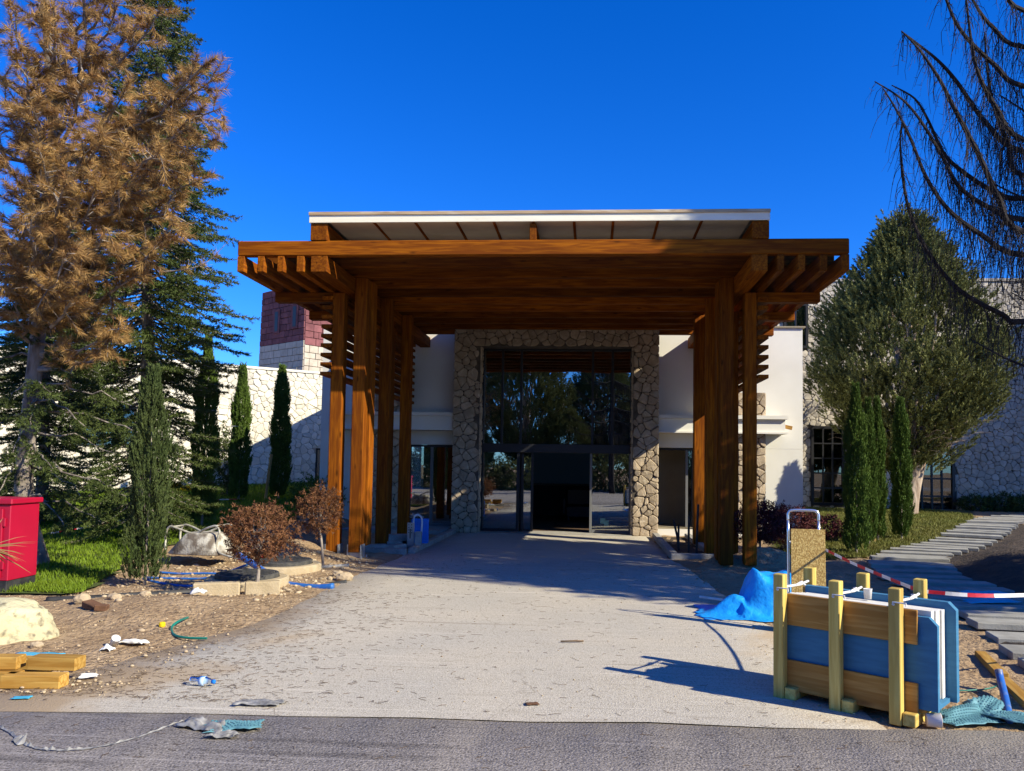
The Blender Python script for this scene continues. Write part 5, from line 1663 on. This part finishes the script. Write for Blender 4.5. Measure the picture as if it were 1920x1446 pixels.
# a thin bare twig reaching out to the canopy
V, Fq = needles([tuple(v) for v in tw0], [tuple(v) for v in tw1], 62, .125, .0070, spread=.80, fwd=.80, droop=.30, taper=False)
cr_ = link('crown', mesh_np('crown', V, Fq, M['deadneedle']), None, pine)
tag(MB().tube(spline([at(300, 510, 9.9), at(350, 505, 9.9), at(390, 490, 9.9), at(430, 450, 9.9)], 5), [.012 - .009 * k / 15 for k in range(16)], 5).build('bare_twig', M['bark'], pine))
V, Fq = needles([tuple(at(340, 508, 9.9)), tuple(at(372, 500, 9.9)), tuple(at(398, 486, 9.9))], [tuple(at(352, 503, 9.9)), tuple(at(384, 494, 9.9)), tuple(at(408, 477, 9.9))], 60, .14, .004, spread=1, fwd=.5, taper=False)
link('dry_tuft', mesh_np('dry_tuft', V, Fq, M['deadneedle']), None, pine)

# ---- green fir
fb = Vector((-8.05, 13.3, tz(-8.05, 13.3)))
fir = plant('fir_tree', fb, 'dark green fir with drooping branches growing behind the brown pine', 'fir tree', 'conifers on the lawn')
H = 11.2
MB().tube([fb + Vector((.05 * sin(k), .04 * cos(2 * k), H * k / 10 - (.1 if k == 0 else 0))) for k in range(11)], [.15 - .14 * k / 10 for k in range(11)], 10).build('trunk', M['bark'], fir, True)
br = MB(); a0 = []; a1 = []
z = .55
while z < H - .2:
    nb = 9 if 3.4 < z < 8 else (5 if z < 3.4 else 7)
    R = 2.35 * (1 - z / (H + .6)) ** .72 * (.64 if z < 3.4 else 1)
    for k in range(nb):
        q = 2 * pi * k / nb + random.uniform(-.4, .4) + z * 2.1
        L = R * random.uniform(.7, 1.12)
        dv = Vector((cos(q), sin(q), 0))
        p0 = fb + Vector((0, 0, z + random.uniform(-.1, .1)))
        drop = (-.28 - .25 * (1 - z / H)) * L
        pts = [p0 + dv * (L * t) + Vector((0, 0, drop * (t ** 1.1) + .32 * L * max(0, t - .55) ** 1.6 * 1.5)) for t in (0, .2, .4, .6, .8, 1)]
        br.tube(pts, [.022, .018, .014, .010, .007, .004], 5)
        side = Vector((-sin(q), cos(q), 0))
        nt = int(7 + L * 9)
        for j in range(nt):
            t = .18 + .82 * (j + .5) / nt
            f = t * 5; i0 = min(int(f), 4)
            p = pts[i0].lerp(pts[i0 + 1], f - i0)
            sg = 1 if j % 2 else -1
            l_ = (.16 + .34 * (1 - t)) * random.uniform(.7, 1.2) * min(1, L)
            e = p + (side * sg * .75 + dv * .6 + Vector((0, 0, random.uniform(-.38, .05)))).normalized() * l_
            a0.append(p); a1.append(e)
            if l_ > .25:
                m_ = p.lerp(e, .55)
                a0.append(m_); a1.append(m_ + (dv * .9 - side * sg * .2 + Vector((0, 0, -.1))).normalized() * l_ * .5)
        a0.append(pts[4]); a1.append(pts[5] + dv * .1)
    z += .165 + .08 * (z / H)
br.build('branches', M['bark'], fir)
V, Fq = needles([tuple(v) for v in a0], [tuple(v) for v in a1], 26, .075, .018, spread=.9, fwd=.75)
link('crown', mesh_np('crown', V, Fq, M['fir']), None, fir)
fc = copy_tree(fir); fc.location = (-11.2, 15.0, tz(-11.2, 15.0)); fc.rotation_euler = (0, 0, 2.0); fc.scale = (.9, .9, .72); fc['label'] = 'shorter dark fir behind the red cabinet at the pale stone wing'


# ---- columnar cypress
def cypress_mesh(h, r, seed, n=2900, per=15, rough=.42, mat='cypress'):
    rg = np.random.default_rng(seed); rd = random.Random(seed)
    p0 = []; p1 = []
    for k in range(n):
        t = rd.random() ** .9
        zz = .10 + t * (h - .10)
        prof = r * (min(1, (zz + .25) / .5) ** .5) * (1 - max(0, (t - .45) / .55) ** 1.7 * .93) * (1 + .16 * fbm(seed * 7, zz, 1.7) + .14 * sin(3 * t * 6 + seed))
        q = rd.uniform(0, 2 * pi)
        lump = 1 + rough * fbm(cos(q) * 1.6 + seed, sin(q) * 1.6 + zz * 1.4, 1.3)
        rr = prof * lump * rd.uniform(.45, 1.0) ** .5
        p = Vector((cos(q) * rr, sin(q) * rr, zz))
        d = Vector((cos(q) * .35, sin(q) * .35, 1)).normalized()
        l_ = rd.uniform(.09, .20)
        p0.append(tuple(p)); p1.append(tuple(p + d * l_))
    V, Fq = needles(p0, p1, per, .06, .021, spread=.55, fwd=.9, rng=rg)
    return mesh_np('crown', V, Fq, M[mat])


cyp_me = [cypress_mesh(3.0, .25, 1), cypress_mesh(3.0, .21, 2), cypress_mesh(3.0, .20, 5), cypress_mesh(3.0, .30, 9, 2500, 15, .95, 'loosefir')]
tk = MB().tube([(0, 0, -.1), (0, 0, .6), (.02, 0, 1.6), (0, 0, 2.7)], [.03, .022, .012, .004], 8)
tkme = bpy.data.meshes.new('trunk'); tkme.from_pydata([tuple(v) for v in tk.v], [], tk.f); tkme.materials.append(M['bark'])


def cypress(x, y, h, wid, me, rz, label, group):
    r = empty('cypress_tree', (x, y, max(tz(x, y), 0)), rz, label=label, cat='cypress', group=group, local=True)
    sc = (wid, wid, h / 3.0)
    for nm, mm_ in (('crown', cyp_me[me]), ('trunk', tkme)):
        o = link(nm, mm_, None, r); o.scale = sc
    return r


cypress(-5.72, 9.62, 2.75, .66, 3, 0.3, 'loose dark columnar cypress at the lawn corner beside the hoses', 'columnar cypresses')
cypress(at(378, 1000, 15.2).x, 15.2, 3.75, .85, 0, 1.3, 'tall columnar cypress rising behind the upturned wheelbarrow', 'columnar cypresses')
cypress(at(447, 940, 19.6).x, 19.6, 3.5, 1.0, 1, 2.2, 'slim columnar cypress bound with a white tie', 'columnar cypresses')
cypress(at(522, 940, 20.2).x, 20.2, 3.5, 1.05, 2, 4.0, 'slim dark columnar cypress beside a leaning stake', 'columnar cypresses')
cypress(5.05, 15.1, 3.15, .78, 0, .8, 'shaded dark columnar cypress nearest the slab path', 'columnar cypresses')
cypress(6.35, 17.6, 3.1, .72, 1, 1.9, 'sunlit columnar cypress between the two upright stakes', 'columnar cypresses')
cypress(5.95, 17.0, 3.05, .70, 2, 5.1, 'narrow sunlit columnar cypress touching the shaded one', 'columnar cypresses')
cypress(6.98, 17.9, 3.1, .88, 2, 3.3, 'columnar cypress in front of the juniper trunk', 'columnar cypresses')
for (px, y_, zt, lab) in ((447, 19.6, 2.8, 0), (378, 15.2, 2.5, 0)):
    pass
for (b0, b1, lab) in ((gr(1640, 1022), at(1633, 862, 17.2), 'upright wooden stake beside the narrow sunlit cypress'), (gr(1657, 1017), at(1657, 868, 17.6), 'upright wooden stake between the sunlit cypress and the juniper trunk')):
    o = beam_between('stake', Vector((b0.x, b0.y, -.02)), Vector((b1.x * b0.y / b1.y, b0.y, 1.82)), .045, .045, M['stake']); tag(o, lab, 'stake', 'tree stakes')
a_ = at(496, 960, 19.9); b_ = at(509, 852, 20.0)
o = beam_between('stake', (a_.x, 19.9, tz(a_.x, 19.9) - .05), b_, .06, .06, M['stake']); tag(o, 'leaning wooden stake against the slim dark cypress', 'stake', 'tree stakes')
for (px, py, y_, r_, lab) in ((447, 800, 19.6, .19, 'white tie band round the slim cypress'), (385, 770, 15.2, .2, 'white tie band round the tall cypress')):
    c_ = at(px, py, y_)
    tag(MB().tube([c_ + Vector((r_ * cos(k * .42), r_ * sin(k * .42), 0)) for k in range(16)], .008, 5).build('tree_tie', M['whitepl']), lab, 'tie')


# ---- big juniper
def juniper():
    root = empty('juniper_tree', (0, 0, 0), label='x', cat='juniper', local=True)
    rd = random.Random(4)
    rg = np.random.default_rng(4)
    prof = [(1.6, .5), (2.2, 1.0), (3, 1.75), (4, 2.55), (5, 2.95), (6, 2.7), (7, 2.15), (8, 1.4), (9, .65), (9.9, .15)]

    def rad(z):
        for (a, b) in zip(prof, prof[1:]):
            if a[0] <= z <= b[0]: return a[1] + (b[1] - a[1]) * (z - a[0]) / (b[0] - a[0])
        return .1
    limbs = MB()
    tr = [(0, 0, -.2), (.08, 0, .7), (.24, .0, 1.5), (.45, .02, 2.3)]
    MB().tube(spline(tr, 4), [.30 - .07 * k / 12 for k in range(13)], 12).build('trunk', M['palebark'], root, True)
    lump = []
    for k in range(330):
        z = 1.9 + (9.6 - 1.9) * rd.random() ** 1.05
        q = rd.uniform(0, 2 * pi)
        r_ = rad(z) * rd.uniform(.62, .98)
        lump.append((Vector((cos(q) * r_, sin(q) * r_, z)), rd.uniform(.34, .62)))
    for k in range(12):
        lump.append((Vector((-.45 + rd.gauss(0, .15), rd.gauss(0, .15), 8.4 + .09 * k)), .30)); lump.append((Vector((.42 + rd.gauss(0, .15), rd.gauss(0, .15), 8.7 + .1 * k)), .30))
    for i in range(34):
        c_, r_ = lump[i * 4]
        s_ = Vector((.15 * cos(i), .15 * sin(i), 1.7 + .6 * rd.random()))
        pts = curve_pts(s_, c_, -.12, 7, .12)
        limbs.tube(pts, [.085 - .07 * k / 6 for k in range(7)], 6)
    for i in range(90):   # fine dead twigs low in the crown
        q = rd.uniform(0, 2 * pi); r_ = rd.uniform(.6, 2.5)
        p = Vector((cos(q) * r_ * .5, sin(q) * r_ * .5, 1.8 + rd.random() * 1.2)); e = p + Vector((cos(q) * rd.uniform(.6, 1.4), sin(q) * rd.uniform(.6, 1.4), rd.uniform(-.1, .9)))
        limbs.tube(curve_pts(p, e, .05, 5, .2), [.014, .011, .008, .006, .004], 4)
    limbs.build('limbs', M['palebark'], root)
    p0 = []; p1 = []
    for (c_, r_) in lump:
        for k in range(int(42 * (r_ / .5) ** 1.6)):
            u_ = Vector((rd.gauss(0, 1), rd.gauss(0, 1), rd.gauss(0, 1))).normalized()
            p = c_ + Vector((u_.x * r_ * .85, u_.y * r_ * .85, u_.z * r_ * 1.15)) * rd.uniform(.55, 1)
            out = Vector((p.x, p.y, 0)); out = out.normalized() if out.length > .05 else Vector((0, 0, 0))
            d = (Vector((0, 0, .9)) + out * .45 + u_ * .45).normalized()
            p0.append(tuple(p)); p1.append(tuple(p + d * rd.uniform(.18, .42)))
    V, Fq = needles(p0, p1, 20, .12, .044, spread=.6, fwd=.85, rng=rg)
    link('crown', mesh_np('crown', V, Fq, M['juniper']), None, root)
    return root


jun = juniper()
jun.location = (10.0, 25.2, .15); jun.scale = (1.06, 1.0, .96)
jun['label'] = 'broad twin topped juniper with pale trunk in front of the stone building'


def jcopy(x, y, s, rz, label, sz=1.0):
    c_ = copy_tree(jun)
    c_.location = (x, y, 0); c_.scale = (s, s, s * sz); c_.rotation_euler = (0, 0, rz); c_['label'] = label
    return c_


jcopy(9.7, 8.7, 1.12, 1.0, 'tall evergreen beside the bare larch shading the canopy and path', 1.06)
for k, (x_, y_, s_) in enumerate(((-4.6, -15.5, 1.15), (.8, -20, 1.05), (-11, -17, .8), (5.5, -18, .75), (-1.5, -15, .55), (3.2, -14.5, .5), (9.5, -16, .7), (-8, -14, .5))):
    jcopy(x_, y_, s_, 1.3 * k, 'olive evergreen across the road mirrored in the entrance glass')['group'] = 'evergreens across the road'
pc = copy_tree(pine); pc.location = (-9.0, -12.0, 0); pc['label'] = 'brown pine across the road with dead tufts mirrored in the entrance glass'


# ---- small maples and shrubs
def leafball(name, base, trunk_h, rx, rz_, n, mat, label, cat, leaf=.03, seed=1, flat=1.0, lean=(0, 0), trunk=True, group=None, trmat='bark', stems=1):
    rd = random.Random(seed); rg = np.random.default_rng(seed)
    b = Vector(base)
    root = plant(name, b, label, cat, group)
    top = b + Vector((lean[0], lean[1], trunk_h))
    c_ = top + Vector((0, 0, rz_ * .75))
    st = MB()
    if trunk: st.tube(spline([b + Vector((0, 0, -.05)), b.lerp(top, .5) + Vector((.01, 0, 0)), top], 4), [.024 - .006 * k / 8 for k in range(9)], 8)
    tips = []
    for k in range(26):
        u_ = Vector((rd.gauss(0, 1), rd.gauss(0, 1), rd.gauss(.25, .8))).normalized()
        e = c_ + Vector((u_.x * rx, u_.y * rx, u_.z * rz_)) * rd.uniform(.6, .95)
        s_ = top if trunk else b + Vector((rd.gauss(0, .05), rd.gauss(0, .05), 0))
        st.tube(curve_pts(s_, e, -.03, 5, .15), [.010, .008, .006, .004, .003], 4)
    st.build('trunk' if trunk else 'stems', M[trmat], root)
    p0 = []; p1 = []
    for k in range(n):
        u_ = Vector((rd.gauss(0, 1), rd.gauss(0, 1), rd.gauss(0, 1))).normalized()
        rr = rd.uniform(.35, 1) ** .45 * (1 + .55 * fbm(u_.x * 1.8 + seed, u_.y * 1.8 + u_.z, 1.4))
        p = c_ + Vector((u_.x * rx, u_.y * rx, u_.z * rz_)) * rr
        if p.z < b.z + .02: continue
        d = (u_ + Vector((0, 0, -.3)) + Vector((rd.gauss(0, .5), rd.gauss(0, .5), rd.gauss(0, .5)))).normalized()
        p0.append(tuple(p)); p1.append(tuple(p + d * leaf * 1.6))
    V, Fq = needles(p0, p1, 6, leaf * 1.5, leaf * .5, spread=.8, fwd=.5, rng=rg)
    link('crown', mesh_np('crown', V, Fq, M[mat]), None, root)
    return root


g1 = gr(480, 1120); leafball('maple_tree', (g1.x, g1.y, ground_z(g1.x, g1.y) - .02), .52, .40, .33, 1500, 'brownleaf', 'wide ball headed maple with dry brown leaves beside the manhole covers', 'maple tree', .032, 3, group='ball headed maples', lean=(.02, 0))
g2 = gr(606, 1062); leafball('maple_tree', (g2.x, g2.y, ground_z(g2.x, g2.y) - .02), .62, .33, .34, 1200, 'brownleaf', 'smaller reddish brown ball headed maple against the lit posts', 'maple tree', .032, 8, group='ball headed maples', lean=(-.08, 0))
leafball('maple_tree', (3.05, 14.3, .02), .38, .46, .34, 1500, 'redleaf', 'dark red ball headed maple at the outer post by the soil heap', 'maple tree', .04, 12, group='ball headed maples', lean=(.02, 0))
leafball('shrub', (3.85, 15.4, .02), .28, .52, .34, 1500, 'rustleaf', 'rusty red spreading shrub behind the strand board', 'shrub', .04, 15, trunk=False)
leafball('shrub', (5.15, 17.6, .05), .1, .45, .28, 700, 'redleaf', 'small dark red shrub at the corner of the white wall', 'shrub', .045, 17, trunk=False)
leafball('shrub', (9.7, 27.9, .2), .1, .6, .35, 500, 'cypress', 'low green shrub below the tall gridded window', 'shrub', .08, 18, trunk=False)
for i, x in enumerate((13.9, 14.8, 15.6, 16.5)):
    leafball('shrub', (x, 28.9, .2), .05, .55, .28 + .04 * (i % 2), 380, 'fir', 'low dark shrub along the foot of the stone building', 'shrub', .08, 20 + i, trunk=False, group='shrubs at the stone wall')
leafball('hedge_shrub', (-6.9, 19.2, .45), .1, .8, .4, 700, 'cypress', 'low green shrub mound where the stucco wall meets the stone wing', 'shrub', .06, 31, trunk=False)
# cedar sapling silhouette against the sunlit stone
leafball('young_spruce', (at(425, 940, 20.6).x, 20.6, tz(-9, 20.6)), .3, .28, .95, 500, 'fir', 'thin dark young spruce behind the tied cypress', 'spruce', .07, 33)

hp_ = leafball('hedge_shrub', (-9, -13.0, 0), .05, 1.9, 1.1, 1500, 'juniper', 'dense olive hedge shrub across the road mirrored low in the entrance glass', 'shrub', .12, 41, trunk=False, group='hedge across the road')
for k in range(9):
    c_ = copy_tree(hp_); c_.location = (-13 + k * 2.9 + random.uniform(-.4, .4), -12.6 + random.uniform(-.8, .5), 0); c_.rotation_euler = (0, 0, k * 1.1); c_.scale = (1, 1, random.uniform(.9, 1.35))

# yellow flower row by the stone wing
fl0 = at(322, 932, 21.5)
V = []; Fq = []
for k in range(260):
    p = Vector((fl0.x + random.gauss(0, .28), 21.5 + random.gauss(0, .12), tz(fl0.x, 21.5) + random.uniform(.05, .26)))
    b0 = len(V)
    q = random.uniform(0, 3)
    for j in range(4): V.append(p + Vector((.05 * cos(q + j * pi / 2), .02 * sin(j), .05 * sin(q + j * pi / 2))))
    Fq.append((b0, b0 + 1, b0 + 2, b0 + 3))
tag(link('yellow_flowers', mesh_np('yellow_flowers', [tuple(v) for v in V], Fq, M['yellow'])), 'yellow flowers along the foot of the pale stone wing', 'flowers', kind='stuff')

# ---- yucca in front of the cabinet
yb_ = Vector((-6.38, 7.75, .05))
yu = plant('yucca', yb_, 'spiky yucca with narrow leaves in front of the red cabinet', 'yucca')
MB().tube([yb_ + Vector((0, 0, -.1)), yb_ + Vector((.01, 0, .3)), yb_ + Vector((0, 0, .62))], [.05, .045, .04], 8).build('stem', M['bark'], yu)
c_ = yb_ + Vector((0, 0, .62))
for k in range(46):
    q = random.uniform(0, 2 * pi); el = random.uniform(-.35, 1.2)
    d = Vector((cos(q) * cos(el), sin(q) * cos(el), sin(el))); L = random.uniform(.34, .52)
    s_ = d.cross(Vector((0, 0, 1))).normalized() * .014
    vs = []
    for t, w in ((0, .7), (.35, 1), (.7, .7), (1, .03)):
        p = c_ + d * L * t + Vector((0, 0, -.10 * t * t))
        vs += [p - s_ * w, p + s_ * w, p - d.cross(s_).normalized() * .004 * w]
    fs = []
    for i in range(3):
        a = i * 3; b = a + 3
        fs += [(a, b, b + 1, a + 1), (a, a + 2, b + 2, b), (a + 1, b + 1, b + 2, a + 2)]
    MB().add(vs, fs).build('leaf', M['yucca'], yu)


# ---- weeping larch
lb = Vector((7.4, 9.3, .25))
la = plant('weeping_larch', lb, 'bare weeping larch hanging its twigs beside the broad juniper', 'larch')
ltr = spline([lb + Vector((0, 0, -.2)), lb + Vector((.1, 0, 3)), lb + Vector((-.1, .1, 6)), lb + Vector((0, 0, 9.5)), lb + Vector((.1, 0, 12))], 4)
MB().tube(ltr, [.20 - .17 * k / 16 for k in range(17)], 10).build('trunk', M['darkbark'], la, True)
paths = [
    ([(1920, 603), (1880, 590), (1800, 545), (1745, 480), (1708, 405), (1693, 335), (1688, 262), (1692, 225)], 8.6, 3.3),
    ([(1920, 478), (1840, 440), (1780, 395), (1738, 335), (1708, 262), (1680, 205), (1655, 165)], 8.3, 4.2),
    ([(1920, 412), (1860, 392), (1800, 352), (1765, 290), (1725, 225), (1690, 185), (1640, 153)], 8.5, 4.6),
    ([(1920, 372), (1860, 357), (1800, 318), (1768, 285), (1740, 225), (1715, 185), (1672, 160)], 8.9, 4.9),
    ([(1920, 435), (1870, 365), (1835, 290), (1790, 205), (1762, 150), (1725, 95), (1690, 58)], 8.0, 4.3),
    ([(1920, 285), (1850, 232), (1795, 155), (1760, 115), (1720, 82), (1692, 60)], 8.6, 5.6),
    ([(1920, 262), (1870, 205), (1835, 140), (1820, 70), (1810, -20)], 8.1, 5.7),
    ([(1920, 162), (1865, 122), (1805, 62), (1775, 2), (1760, -60)], 8.4, 6.3),
    ([(1920, 88), (1862, 52), (1825, 2), (1800, -60)], 8.8, 6.9),
    ([(1920, 20), (1880, -30), (1840, -90)], 8.2, 7.4),
    ([(1920, 330), (1890, 270), (1862, 195), (1850, 120), (1846, 60)], 9.0, 5.3)]
br = MB(); tip = []
tw_paths = []
for (pp, Y_, zt) in paths:
    pts = [at(a, b, Y_ - .5 * i / len(pp)) for i, (a, b) in enumerate(pp)]
    z0 = pts[0].z
    s_ = min(ltr, key=lambda q: abs(q.z - (z0 + .5)))
    mid = (s_ + pts[0]) / 2 + Vector((0, 0, -.12))
    sp_ = spline([s_, mid] + pts, 5)
    n_ = len(sp_)
    br.tube(sp_, [.034 * (1 - k / n_) ** .8 + .004 for k in range(n_)], 6)
    tw_paths.append(sp_)
# other boughs round the tree
for k in range(34):
    q = random.uniform(-.9, 3.6) if k % 3 else random.uniform(0, 2 * pi)
    z_ = 3 + 8 * (k / 34)
    L = 3.2 * (1 - (z_ - 3) / 11)
    s_ = min(ltr, key=lambda p: abs(p.z - z_))
    dv = Vector((cos(q - .3), sin(q - .3), 0))
    if dv.x < -.5 and dv.y < .3: dv.x *= -1
    sp_ = spline([s_, s_ + dv * L * .35 + Vector((0, 0, -.25)), s_ + dv * L * .7 + Vector((0, 0, -.2)), s_ + dv * L + Vector((0, 0, .35))], 6)
    br.tube(sp_, [.034 * (1 - i / len(sp_)) ** .8 + .004 for i in range(len(sp_))], 5)
    tw_paths.append(sp_)
br.build('boughs', M['darkbark'], la)
V = []; Fq = []
rd = random.Random(5)


def strand(p, L, w=.0042):
    n_ = max(3, int(L / .09))
    x, y = rd.gauss(0, .06), rd.gauss(0, .06)
    pts = []
    cur = Vector(p)
    d = Vector((rd.gauss(0, .5), rd.gauss(0, .5), -.25)).normalized()
    for i in range(n_ + 1):
        pts.append(cur.copy())
        d = (d * .62 + Vector((rd.gauss(0, .16), rd.gauss(0, .16), -.55))).normalized()
        cur += d * (L / n_)
    a = rd.uniform(0, pi)
    s_ = Vector((cos(a), sin(a), 0))
    b0 = len(V)
    for i, q in enumerate(pts):
        ww = w * (1 - .6 * i / n_)
        V.append(q - s_ * ww); V.append(q + s_ * ww)
        if i: Fq.append((b0 + 2 * i - 2, b0 + 2 * i - 1, b0 + 2 * i + 1, b0 + 2 * i))
    for i in range(1, n_):   # short spurs
        if rd.random() < .55:
            q = pts[i]; e = q + Vector((rd.gauss(0, .035), rd.gauss(0, .035), rd.uniform(-.03, .035)))
            c0 = len(V); V.extend([q + Vector((0, 0, w * .7)), q - Vector((0, 0, w * .7)), e, e + Vector((0, 0, .001))]); Fq.append((c0, c0 + 1, c0 + 2, c0 + 3))


for pi_, sp_ in enumerate(tw_paths):
    n_ = len(sp_)
    near = pi_ < len(paths)
    for k in range(1, n_):
        a, b = sp_[k - 1], sp_[k]
        tt = k / n_
        cnt = max(1, int((b - a).length * (125 if near else 50)))
        if tt > .62: cnt = max(1, int(cnt * .5))
        for j in range(cnt):
            p = a.lerp(b, rd.random())
            strand(p, rd.uniform(.18, .75) * (1.25 - .75 * tt) + (.0 if tt > .5 else .15))
link('hanging_twigs', mesh_np('hanging_twigs', [tuple(v) for v in V], Fq, M['darkbark']), None, la)
lc = copy_tree(la); lc.location = (1.2, -9.0, 0); lc.rotation_euler = (0, 0, 2.2); lc['label'] = 'bare larch across the road mirrored in the entrance glass'

# ------------------------------------------------------------------ loose stones and dry needles on the ground
ico = bmesh.new(); bmesh.ops.create_icosphere(ico, subdivisions=1, radius=1.0)
iv = np.array([v.co[:] for v in ico.verts]); ifc = np.array([[v.index for v in f.verts] for f in ico.faces]); ico.free()
V = []; Fq = []
cnt = 0
rd = random.Random(9)
while cnt < 4300:
    side = rd.random() if cnt < 3600 else 2
    if side < .72: x, y = rd.uniform(-8, -3.2), 5.2 + 9 * rd.random() ** 1.5
    elif side < .88: x, y = rd.uniform(1.5, 5.2), 5.3 + 10 * rd.random() ** 1.3
    elif side < 1.5: x, y = rd.uniform(-3.3, 1.8), 5.2 + 9 * rd.random() ** 1.3
    else: x, y = rd.uniform(-6.2, -3.6), rd.uniform(8.6, 12.6)
    if in_poly(x, y, LAWN_L): continue
    r_ = .006 + .012 * rd.random() ** 3 + (.03 if rd.random() < .012 and x < -3.4 else 0)
    if side > 1.5: r_ = .010 + .026 * rd.random() ** 2
    if -3.3 < x < 1.5: r_ *= .5
    z = ground_z(x, y)
    sc = np.array((rd.uniform(.8, 1.5), rd.uniform(.7, 1.2), rd.uniform(.5, .8))) * r_
    V.append(iv * sc + np.array((x, y, z + r_ * .25))); Fq.append(ifc + 12 * cnt); cnt += 1
tag(link('gravel', mesh_np('gravel', np.concatenate(V), np.concatenate(Fq), M['pebble'])), 'loose small stones scattered over the bare earth', 'gravel', kind='stuff')
V = []; Fq = []
for k in range(3000):
    s = rd.random()
    if s < .80: x, y = -3.6 + rd.gauss(0, .85), 5.15 + 4.5 * rd.random() ** 1.4
    elif s < .86: x, y = rd.uniform(-6.5, 2.2), rd.uniform(4.1, 5.2)
    else: x, y = rd.uniform(-3.2, 1.9), 5.2 + 8 * rd.random()
    z = ground_z(x, y) + .003
    L = rd.uniform(.02, .075) * (1.5 if rd.random() < .15 else 1); q = rd.gauss(0, .6) if rd.random() < .7 else rd.uniform(0, pi)
    w = .0011
    d = np.array((cos(q), sin(q), 0)); n_ = np.array((-sin(q), cos(q), 0)); p = np.array((x, y, z)); bend = n_ * rd.gauss(0, .012)
    b0 = len(V)
    for t, o_ in ((-.5, 0), (0, 1), (.5, 0)):
        c0 = p + d * L * t + bend * o_
        V += [c0 - n_ * w, c0 + n_ * w, c0 + np.array((0, 0, .0025))]
    for i in (0, 3):
        for (a, b) in ((0, 1), (1, 2), (2, 0)): Fq.append((b0 + i + a, b0 + i + b, b0 + i + 3 + b, b0 + i + 3 + a))
tag(link('dry_needles', mesh_np('dry_needles', np.array(V), np.array(Fq), M['twig'])), 'dry pine needles and twigs strewn over the drive and road edge', 'needles', kind='stuff')
for i, (x, y, r_) in enumerate(((-5.62, 8.25, .09), (-5.35, 8.42, .07), (-5.1, 8.6, .06), (-3.42, 10.6, .11), (-3.6, 10.9, .08), (-4.75, 6.4, .05), (-4.9, 6.75, .06), (3.1, 13.25, .10), (2.75, 13.0, .07))):
    bm = bmesh.new(); bmesh.ops.create_icosphere(bm, subdivisions=3, radius=r_)
    for v in bm.verts: v.co *= 1 + .25 * noise.fractal(v.co / r_ * 1.2 + Vector((i * 3.1, 1, 2)), .9, 2, 3); v.co.z *= .7
    me = bpy.data.meshes.new('rock'); bm.to_mesh(me); bm.free(); me.materials.append(M['pebble'])
    o = link('rock', me); o.location = (x, y, ground_z(x, y) + r_ * .35)
    tag(o, ['fist sized rock between the boulder and the lawn edging'] * 3 and ('rock by the lawn edging behind the boulder' if i < 3 else 'pale rock at the drive edge near the manholes' if i < 5 else 'small rock under the boulder' if i < 7 else 'rock on the soil heap by the planting pit'), 'rock', ['rocks by the edging', 'rocks by the drive', 'rocks under the boulder', 'rocks on the heap'][0 if i < 3 else 1 if i < 5 else 2 if i < 7 else 3])
